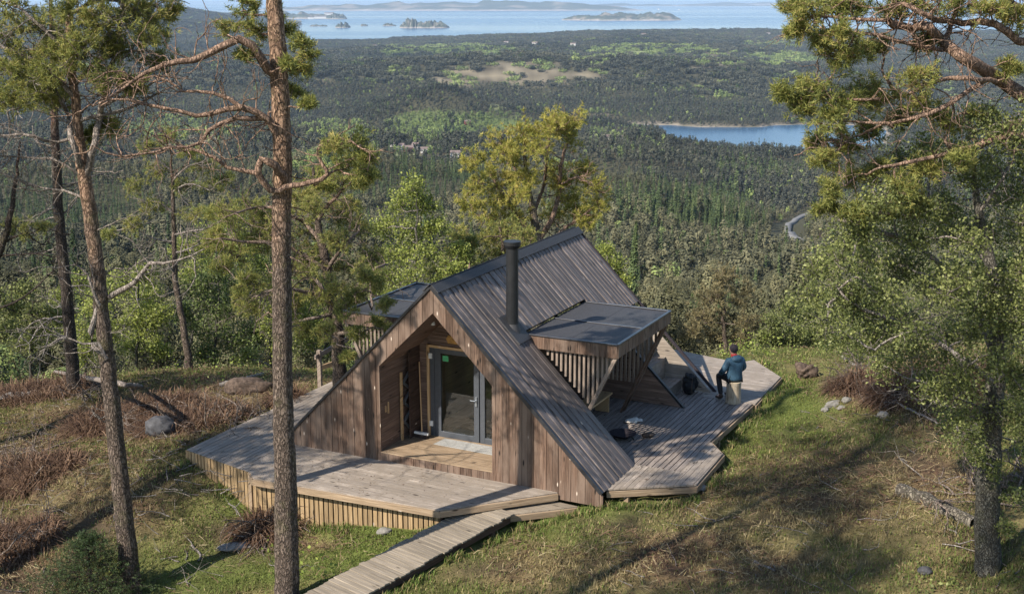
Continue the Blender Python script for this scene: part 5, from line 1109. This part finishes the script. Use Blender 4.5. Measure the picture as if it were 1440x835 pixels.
rock(1265,548,(.5,.3,.3),M['rock'],'grey stone under the right hand shrubs',29)
def log(pp,r0,r1,mat,lab,name='fallen_log',lift=.0,tw=6,zs=None):
    P_=[ground(x,y)+np.array([0,0,lift+(zs[i] if zs else 0)]) for i,(x,y) in enumerate(pp)];t=Tree(P_[0]);p=t.limb(P_,np.linspace(r0,r1,len(P_)),False,.12,.01,sides=10)
    if tw:t.twigs(p,tw,(.1,.4),.008)
    o=link(name,t.br.mesh(name),mat,None,True,label=lab,cat=name.replace('_',' '));o.location=tuple(t.b)
log([(1265,692),(1300,703),(1335,722),(1372,738)],.16,.12,M['barkgrey'],'thick grey fallen log lying left of the birch trunk',lift=.02)
log([(1060,790),(1072,796),(1090,803)],.03,.018,M['deadwood'],'short bleached stick lying on the brown slope','stick',.02,2)
log([(1185,506),(1200,515),(1212,524)],.05,.03,M['deadwood'],'bleached branch lying beyond the white stones','stick',.08,3)
log([(1200,530),(1208,537),(1220,543)],.035,.02,M['deadwood'],'bleached broken branch nearer the white stones','stick',.05,3)
log([(270,768),(283,782),(278,790)],.03,.015,M['deadwood'],'forked bleached stick on the grass left of the thick trunk','stick',.03,4)
log([(60,520),(120,535),(200,548)],.09,.05,M['deadwood'],'long dead trunk lying across the back of the left slope',lift=.1,tw=10)
log([(310,548),(340,540),(370,532)],.06,.04,M['deadwood'],'bleached fallen branch behind the brown boulder',lift=.15,tw=8)
log([(1120,730),(1140,742),(1150,752)],.02,.01,M['straw'],'thin pale stick in the shaded grass on the right','stick',.03,2)
log([(1250,570),(1290,590),(1330,610)],.03,.015,M['deadwood'],'grey dead branch sticking out under the brown bush','stick',.15,6)
# railing behind the deck
rl_=empty('wooden_railing',L2W(-1.9,4.3,hz(*L2W(-1.9,4.3)[:2])),RZ+.15,label='short weathered wooden railing behind the left edge of the deck',cat='railing')
for x,y in((0,0),(.12,1.0),(.22,1.9)):
    mb=MB();mb.box((x,y,.55),(.10,.10,1.4));mb.build('post',M['slat'],rl_)
mb=MB();mb.beam((-.02,-.2,1.1),(.12,1.0,1.18),.05,.12,(0,0,1));mb.beam((.12,1.0,1.18),(.24,2.1,1.25),.05,.12);mb.build('handrail',M['slat'],rl_)
mb=MB();mb.beam((0,0,.75),(.22,1.9,.62),.04,.12);mb.build('lower_rail',M['fresh'],rl_)
# ------------------------------------------------------------------ far land: woods, water, islands, road, houses
mb=MB()
S0=150000.;mb.prism([(-S0*.6,1500),(S0*.6,1500),(S0*.6,S0*.62),(-S0*.6,S0*.62)],(0,0,SEA-1),X3,Y3,Z3,1.)
mb.build('sea',M['water'],None,kind='structure')
# visible skyline per azimuth
EL=(Zg-HC)/Rg;run=np.maximum.accumulate(EL,axis=0)
def visible(X,Y,Z,top):
    r=np.hypot(X,Y);a=np.arctan2(X,Y);ia=np.clip(np.round((a-AA[0])/(AA[1]-AA[0])).astype(int),0,NA-1);ir=np.clip(np.searchsorted(RR,r*.985)-1,0,len(RR)-1)
    return (Z+top-HC)/r>run[ir,ia]-.0015
def grid(r0,r1,s,half=27):
    k=int(r1/s)+1;W_=r1*math.sin(R(half));gx=np.arange(-W_,W_,s);gy=np.arange(r0*.85,r1,s);X,Y=np.meshgrid(gx,gy);X=X.ravel()+rng.uniform(-.42,.42,X.size)*s;Y=Y.ravel()+rng.uniform(-.42,.42,Y.size)*s
    r=np.hypot(X,Y);a=np.abs(np.arctan2(X,Y));m=(r>r0)&(r<r1)&(a<R(half));return X[m],Y[m]
def kinds(X,Y):
    Z=height(X,Y);px,py=projv(X,Y,Z);r=np.hypot(X,Y)
    tan=blobs(px,py,F_TAN)+.75*fbm(X/110,Y/110,4,81);gr=blobs(px,py,F_GREEN)+.35*fbm(X/150,Y/150,3,84);sp=blobs(px,py,F_SPRUCE)+.5*fbm(X/110,Y/110,3,85)
    fld=blobs(px,py,F_FIELD)+.25*fbm(X/60,Y/60,2,86);open_=((tan>.42)&(rng.random(X.shape)<.60))|((fld>.45)&(rng.random(X.shape)<.93))&(r>90)
    road=near_road(X,Y);ok=(Z>SEA+.8)&~open_&~road
    u=rng.random(X.shape);k=np.where((tan>.42)&(u<.7),2,0)+np.where(tan>.42,0,1)*np.where(gr>.46,np.where(u<.8,2,0),np.where(sp>.55,np.where(u<.75,1,0),np.where(u<.86,0,np.where(u<.94,1,2))))
    return Z,ok,k
RD=[(1155,290),(1142,300),(1127,306),(1115,314),(1108,322),(1112,330),(1125,338)]
def farpt(px,py):
    d=ray(px,py);lo=None;t_=np.exp(np.linspace(math.log(70),math.log(16000),1500));X=CAM[0]+d[0]*t_;Yy=CAM[1]+d[1]*t_;Zz=CAM[2]+d[2]*t_;H_=height(X,Yy);i=int(np.argmax(H_>Zz));return np.array([X[i],Yy[i],H_[i]])
rdp,_=smoothpath([farpt(x,y) for x,y in RD],[1]*len(RD),8.)
def near_road(X,Y):
    m=np.zeros(X.shape,bool)
    for p in rdp: m|=(np.hypot(X-p[0],Y-p[1])<9)
    # keep the sight line to the road free
    for p in rdp:
        q_=p[:2]*.97;m|=(np.hypot(X-q_[0],Y-q_[1])<14)
        q_=p[:2]*.94;m|=(np.hypot(X-q_[0],Y-q_[1])<9)
    return m
rv=VB();tg=unit(np.gradient(rdp,axis=0));sd=unit(np.cross(tg,[0,0,1.]))*2.6;zt=height(rdp[:,0],rdp[:,1])+1.4
pa=rdp-sd;pb_=rdp+sd;pa[:,2]=zt;pb_[:,2]=zt;nn=len(rdp);pc=pa.copy();pd=pb_.copy();pc[:,2]-=5;pd[:,2]-=5
v=np.concatenate([pa,pb_,pc,pd]);ii=np.arange(nn-1)
rv.add(v,q=np.concatenate([np.stack([ii,ii+1,ii+1+nn,ii+nn],1),np.stack([ii,ii+2*nn,ii+1+2*nn,ii+1],1),np.stack([ii+nn,ii+1+nn,ii+1+3*nn,ii+3*nn],1)]))
link('road',rv.mesh('road'),M['road'],kind='structure')
def ellcrown(n_,rx,h0,h1,kind,size,r=rng):
    """leaf clump faces through the crown volume"""
    t_=r.random(n_);a=r.uniform(0,6.283,n_)
    if kind=='spruce': rad=(1-t_)**.85*rx*(.55+.45*np.abs(np.sin(t_*34)))*np.sqrt(r.uniform(.25,1,n_))
    else: rad=rx*np.sqrt(np.clip(1-(2*t_-1)**2,0,1))*np.sqrt(r.uniform(.2,1,n_))*(1+.35*np.sin(a*3+t_*7))
    z=h0+(h1-h0)*t_;P_=np.stack([np.cos(a)*rad,np.sin(a)*rad,z],1)
    nrm=unit(P_-np.array([0,0,(h0+h1)/2 if kind!='spruce' else h0])+r.normal(0,rx*.22,P_.shape));x=unit(np.cross(nrm,r.normal(size=P_.shape)));y=np.cross(nrm,x)
    if kind=='spruce': dr=unit(np.stack([np.cos(a),np.sin(a),-.35+0*a],1));x=dr;y=unit(np.cross(dr,[0,0,1.]))+r.normal(0,.3,P_.shape)
    s=size*r.uniform(.6,1.3,(n_,1));return np.stack([P_-x*s*.5,P_+y*s*.32,P_+x*s*.5,P_-y*s*.32],1).reshape(-1,3)
def forest(name,label,protos,X,Y,Z,S,mats,cat):
    """one object: tree shapes (pid=1) stored with loose points (pid=0) that carry them"""
    vb=VB();npv=0
    for v in protos[0]: vb.add(v,q=np.arange(len(v)).reshape(-1,4));
    nq_leaf=sum(len(v)//4 for v in protos[0])
    if protos[1] is not None: tube(vb,*protos[1])
    npv=vb.n;me0=VB();vb.add(np.stack([X,Y,Z],1))
    me=vb.mesh(name);n_=len(X)
    a=me.attributes.new('pid','INT','POINT');a.data.foreach_set('value',np.concatenate([np.ones(npv,np.int32),np.zeros(n_,np.int32)]))
    rot=np.zeros((npv+n_,3),np.float32);rot[npv:,2]=rng.uniform(0,6.28,n_);rot[npv:,:2]=rng.normal(0,.04,(n_,2))
    a=me.attributes.new('rot','FLOAT_VECTOR','POINT');a.data.foreach_set('vector',rot.ravel())
    sc_=np.ones((npv+n_,3),np.float32);k=S*rng.uniform(.75,1.25,n_);sc_[npv:,0]=k;sc_[npv:,1]=k;sc_[npv:,2]=k*rng.uniform(.8,1.25,n_)
    a=me.attributes.new('scl','FLOAT_VECTOR','POINT');a.data.foreach_set('vector',sc_.ravel())
    mi=np.zeros(len(me.polygons),np.int32);mi[nq_leaf:]=1;me.polygons.foreach_set('material_index',mi)
    o=link(name,me,mats,None,kind='stuff',label=label,cat=cat)
    ng=bpy.data.node_groups.new(name+'_nodes','GeometryNodeTree');ng.interface.new_socket('Geometry',in_out='INPUT',socket_type='NodeSocketGeometry');ng.interface.new_socket('Geometry',in_out='OUTPUT',socket_type='NodeSocketGeometry')
    N=ng.nodes;gi=N.new('NodeGroupInput');go=N.new('NodeGroupOutput');na=N.new('GeometryNodeInputNamedAttribute');na.data_type='INT';na.inputs[0].default_value='pid'
    cp=N.new('FunctionNodeCompare');cp.data_type='INT';cp.operation='EQUAL'
    ia=[s for s in cp.inputs if s.type=='INT'];ia[1].default_value=1
    ng.links.new([s for s in na.outputs if s.enabled and s.type=='INT'][0],ia[0])
    sp=N.new('GeometryNodeSeparateGeometry');sp.domain='POINT';ng.links.new(gi.outputs[0],sp.inputs[0]);ng.links.new(cp.outputs[0],sp.inputs[1])
    ip=N.new('GeometryNodeInstanceOnPoints');ng.links.new(sp.outputs[1],ip.inputs['Points']);ng.links.new(sp.outputs[0],ip.inputs['Instance'])
    for nm,sk in(('rot','Rotation'),('scl','Scale')):
        x=N.new('GeometryNodeInputNamedAttribute');x.data_type='FLOAT_VECTOR';x.inputs[0].default_value=nm;ng.links.new([s for s in x.outputs if s.enabled and s.type=='VECTOR'][0],ip.inputs[sk])
    ng.links.new(ip.outputs[0],go.inputs[0]);md=o.modifiers.new('grow','NODES');md.node_group=ng;return o
def trunkof(h,r): return (np.array([[0,0,-2.],[0,0,h*.5],[0,0,h]]),np.array([r*1.2,r,r*.3]),5)
spec=[('pine',3.0,4.0,11.5,M['fpine'],'dark grey green pine wood'),('spruce',2.5,.6,13.5,M['fspruce'],'fresh green spruce wood'),('leaf',3.3,1.5,10.,M['fleaf'],'light green leafy wood')]
# near belt 60-420 m: fuller shapes, middle belt: lighter shapes
for bi,(r0,r1,s,nq_,sz,bt) in enumerate(((58,420,5.4,2800,.40,'on the slope just below the hilltop'),(420,1200,6.3,320,1.0,'over the middle of the valley'),(1200,3100,8.0,70,2.2,'on the low hills round the fjord'))):
    X,Y=grid(r0,r1,s);Z,ok,k=kinds(X,Y);ok&=visible(X,Y,Z,13)
    if bi==0:
        a_=CX+F*X/Y; ok&=(np.hypot(X,Y)>75)|(rng.random(X.shape)<.5)
    for kk,(kn,rx,h0,h1,mt,lb) in enumerate(spec):
        m=ok&(k==kk)
        if not m.any(): continue
        if kn=='pine': mt=(M['fpine'],M['fpine2'],M['fpine3'])[bi]
        vs=((1.,1.,1.,'rounder'),(.68,1.22,.8,'slimmer')) if kn!='leaf' else ((1.,1.,1.,'rounder'),(1.25,.8,.9,'broader'))
        pick=rng.integers(0,2,len(X))
        for vi,(fr,fh,f0,vn) in enumerate(vs):
            mm=m&(pick==vi);pr0=[ellcrown(nq_,rx*fr,h0*f0,h1*fh,kn,sz)]
            if vi and kn=='pine' : pr0=[ellcrown(nq_//2,rx*.62,h1*.55,h1*fh,kn,sz)]+[ellcrown(nq_//2,rx*.8,h0*.9,h1*.8,kn,sz)*np.array([1,1,1])+np.array([rx*.35,0,0])]
            x,y,z=X[mm],Y[mm],Z[mm];S=.5+.75*np.clip(fbm(x/60,y/60,3,88)+.5,0,1)
            if bi==0: S=S*np.interp(np.hypot(x,y),[60,120,250],[.45,.7,1.])
            forest({'pine':'pine_forest','spruce':'spruce_forest','leaf':'birch_forest'}[kn],lb+' of '+vn+' crowns '+bt,(pr0,trunkof(h0+1.5,.16)),x,y,z-.2,S,[mt,M['fbark']],'forest')
# distant woods as tiles of a dozen crowns
X,Y=grid(3100,13500,24);Z,ok,k=kinds(X,Y);ok&=visible(X,Y,Z,11)
for kk,(kn,rx,h0,h1,mt,lb) in enumerate(spec):
    m=ok&(k==kk)
    L_=[]
    for i in range(13):
        v=ellcrown(26,rx*1.45,h0-1,h1,kn,3.2);a=random.uniform(0,6.28);r_=13.5*math.sqrt(random.random());L_.append(v*random.uniform(.7,1.15)+np.array([math.cos(a)*r_,math.sin(a)*r_,-1.5]))
    if kn=='pine': mt=M['fpine3']
    x,y,z=X[m],Y[m],Z[m];forest({'pine':'pine_forest','spruce':'spruce_forest','leaf':'birch_forest'}[kn],lb+' fading towards the sea',(L_,None),x,y,z,np.ones(len(x)),[mt],'forest')
# islands: (centre px, px half width, apparent height y top, waterline y)
def island(cx,hw,yt,yb,label,seed,depth=.35,mat=None):
    d=(HC-SEA)/math.tan(P-math.atan((CY-yb)/F));s=d/F/math.cos(P)*1.03;c=np.array([(cx-CX)*s*1.0,d,SEA]);w=hw*s;h=(yb-yt)*s*.97;dp=w*depth+h*1.5
    nx,ny=70,26;x=np.linspace(-1,1,nx);y=np.linspace(-1,1,ny);Xi,Yi=np.meshgrid(x,y,indexing='ij');e=1-np.abs(Xi)**2.2-Yi**2
    k=np.clip(e,0,1)**.55*(.62+.95*fbm(Xi*4+seed,Yi*2+seed*3,4,seed)+.25*fbm(Xi*18+seed,Yi*6,3,seed+3));Zi=np.where(e>0,np.clip(k,.03,1.2)*h,-3)
    vb=VB();i=np.arange(nx-1)[:,None]*ny;j=np.arange(ny-1)[None,:]
    g=np.array([.055,.065,.045])*np.ones(Zi.shape+(3,));rk=sstep(.13,.05,Zi/h)[...,None];tn=sstep(.12,.3,fbm(Xi*9,Yi*5+seed,3,seed+9))[...,None]*.6;g=g*(1-tn)+np.array([.26,.22,.18])*tn;g=g*(1-rk)+np.array([.36,.32,.29])*rk
    vb.add(np.stack([Xi*w,Yi*dp,Zi],-1).reshape(-1,3),q=np.stack([i+j,i+ny+j,i+ny+j+1,i+j+1],-1).reshape(-1,4)[:,::-1] if False else np.stack([i+j,i+ny+j,i+ny+j+1,i+j+1],-1).reshape(-1,4),c=g.reshape(-1,3))
    o=link('island',vb.mesh('island'),M['island'],None,True,kind='structure',label=label);o.location=tuple(c+np.array([0,dp,0]))
M['island']=attrmat('island_land',1.,.01,0,.3,0,.05)
for a in((865,80,17,29.5,'long low wooded island right of centre in the sound',3,.2),(612,26,29.5,40,'wooded islet with a hump at its left end',5,.4),(586,14,28.5,40,'round wooded islet beside the hump',6,.5),(498,10,32,39.5,'small round islet left of the humped island',8,.5),(467,12,35,37.5,'flat skerry left of the small islet',9,.4),(527,5,34,37,'tiny skerry between the islets',10,.4),(560,9,33,37,'low skerry just left of the humped island',12,.4),(490,14,20,27.5,'dark headland islet by the white harbour sheds',14,.4),(640,260,3.5,15.5,'long wooded land band across the outer sound',17,.08),(930,150,5.5,9,'far low island band at the upper right',21,.1),(1150,200,3.5,7.5,'far land band behind the right hand pine',23,.1),(430,60,17,27,'wooded headland in the sound left of the islets',25,.3)):
    island(*a)
# houses
def house(px,py,w,l,h,rz,wall,roof,label,group,dz=0):
    c=farpt(px,py);o=empty('house',c+np.array([0,0,dz]),rz,label=label,cat='house',group=group)
    mb=MB();mb.box((0,0,h/2-1),(l,w,h+2))
    mb.prism([(-w/2,0),(w/2,0),(0,w*.32)],(-l/2,0,h),Y3,Z3,X3,l);mb.build('walls',wall,o)
    mb=MB()
    for s_ in(-1,1): n_=unit(np.array([0,s_*.54,.84]));mb.prism([(-l/2-.4,-.2),(l/2+.4,-.2),(l/2+.4,w*.62),(-l/2-.4,w*.62)],(0,0,h+w*.32+.05),X3,(0,s_*.84,-.54),n_,.25)
    mb.build('roof',roof,o)
    mb=MB()
    for x in np.arange(-l/2+1.5,l/2-1,2.6): mb.box((x,-w/2-.05,h*.55),(1.1,.12,1.2))
    mb.build('windows',M['black'],o) if False else mb.build('window',M['black'],o)
hp=[(553,207,'white'),(562,211,'white'),(574,214,'red'),(585,210,'white'),(597,216,'white'),(640,222,'white'),(648,214,'white'),(657,177,'red'),(826,196,'white'),(836,199,'white'),(845,201,'white'),(855,198,'white'),(861,203,'white'),(871,199,'white'),(829,207,'white'),(849,207,'red')]
locs=['leftmost of the valley village houses','second from the left in the valley village','red one in the valley village left of the golden pine','in the valley village below the green hill','right of the red one in the valley village','lower of the pair left of the golden pine','upper of the pair left of the golden pine','high on the green hill above the village','leftmost by the fjord right of the golden pine','second by the fjord right of the golden pine','third along the fjord village','fourth along the fjord village','lower middle of the fjord village','rightmost of the fjord village','lowest left of the fjord village','red one lowest in the fjord village']
for (x,y,c_),lc in zip(hp,locs): house(x,y,7,random.uniform(8,12),3.6,random.uniform(-.5,.5),M['housewhite'] if c_=='white' else M['housered'],M['houseroof'],'tiny '+('white house ' if c_=='white' else 'house ')+lc,'houses in the valley',1.5)
fl=[(712,63,'tiny white house on the ridge shore above the clearing'),(752,66,'tiny white house right of the clearing near the shore'),(806,67,'tiny pale house near the shore at the picture middle'),(528,68,'tiny white house left on the ridge by the shore'),(1080,50,'tiny white house near the right hand pine crown'),(905,52,'tiny pale house on the far shore below the long island')]
for x,y,lb in fl: house(x,y,11,22,7,random.uniform(-.4,.4),M['housewhite'],M['houseroof'],lb,'houses near the shore',5)
# harbour sheds and the white town on the far band
def shed(px,yb,w,h,label):
    d=(HC-SEA)/math.tan(P-math.atan((CY-yb)/F));s=d/F*1.02;o=empty('warehouse',((px-CX)*s,d,SEA+2),0,label=label,cat='warehouse',group='white harbour sheds')
    mb=MB();mb.box((0,0,h*s/2),(w*s,w*s*.4,h*s));mb.build('walls',M['housewhite'],o);mb=MB();mb.prism([(-w*s*.22,0),(w*s*.22,0),(0,h*s*.25)],(-w*s/2-1,0,h*s),Y3,Z3,X3,w*s+2);mb.build('roof',M['houseroof'],o)
shed(474,24,13,4.5,'large white harbour shed with the tallest walls');shed(462,27,16,3,'long low white harbour shed left of the tall one');shed(449,27.5,8,2.5,'smallest white harbour shed at the left end')
for i in range(34):
    yb=random.choice((14.5,15,13.5));px=random.choice((random.uniform(535,620),random.uniform(420,1000),random.uniform(760,960)));d=(HC-SEA)/math.tan(P-math.atan((CY-yb)/F));s=d/F
    o=empty('house',((px-CX)*s,d-60,SEA+2),random.uniform(-.5,.5),label='speck sized white house along the shore of the long outer land band',cat='house',group='white houses on the outer land band')
    k=random.uniform(.7,1.3);mb=MB();mb.box((0,0,10*k),(26*k,14,20*k));mb.build('walls',M['housewhite'],o);mb=MB();mb.prism([(-8,0),(8,0),(0,5)],(-14*k,0,20*k),Y3,Z3,X3,28*k);mb.build('roof',M['houseroof'],o)
# air
mb=MB();mb.prism([(-95000,-60),(95000,-60),(95000,93500),(-95000,93500)],(0,0,-275),X3,Y3,Z3,275+24.);hb=mb.build('haze',M['haze'],None,kind='stuff',label='thin blue air over the valley and sea')
# ------------------------------------------------------------------ light, sky, camera
def lights():
    wd=bpy.data.worlds.new("World");sc.world=wd;wd.use_nodes=True;nt=wd.node_tree;bg=nt.nodes['Background']
    sk=nt.nodes.new('ShaderNodeTexSky');sk.sky_type='NISHITA';sk.sun_disc=False
    el=R(39.4);toward=np.array([-.595,-.492])  # direction to the sun on the ground
    az=math.atan2(toward[0],toward[1])
    sk.sun_elevation=el;sk.sun_rotation=az;sk.altitude=300;sk.air_density=1.;sk.dust_density=.3;sk.ozone_density=1.3
    nt.links.new(sk.outputs[0],bg.inputs[0]);bg.inputs[1].default_value=.11
    ld_=bpy.data.lights.new('sun','SUN');ld_.energy=5.0;ld_.angle=R(.55);ld_.color=(1,.91,.79);s=bpy.data.objects.new('sun',ld_);col.objects.link(s)
    d=Vector((.595,.492,-.635)).normalized();s.rotation_euler=d.to_track_quat('-Z','Y').to_euler();s.location=(-20,-20,40)
    cd=bpy.data.cameras.new('camera');c=bpy.data.objects.new('camera',cd);col.objects.link(c);c.location=(0,0,HC);c.rotation_euler=(math.pi/2-P,0,0)
    cd.sensor_width=36;cd.lens=36*F/1440;cd.clip_end=200000;cd.clip_start=.5;sc.camera=c
    sc.render.resolution_x=1024;sc.render.resolution_y=593
    sc.view_settings.view_transform='Standard';sc.view_settings.look='None';sc.view_settings.gamma=1;sc.view_settings.exposure=EXPO;sc.view_settings.use_curve_mapping=False
    cy=sc.cycles;cy.use_denoising=True;cy.max_bounces=6;cy.diffuse_bounces=3;cy.transparent_max_bounces=12;cy.glossy_bounces=3;cy.transmission_bounces=4;cy.volume_bounces=0;cy.sample_clamp_indirect=6
    sc.render.use_persistent_data=False
EXPO=.84
lights()
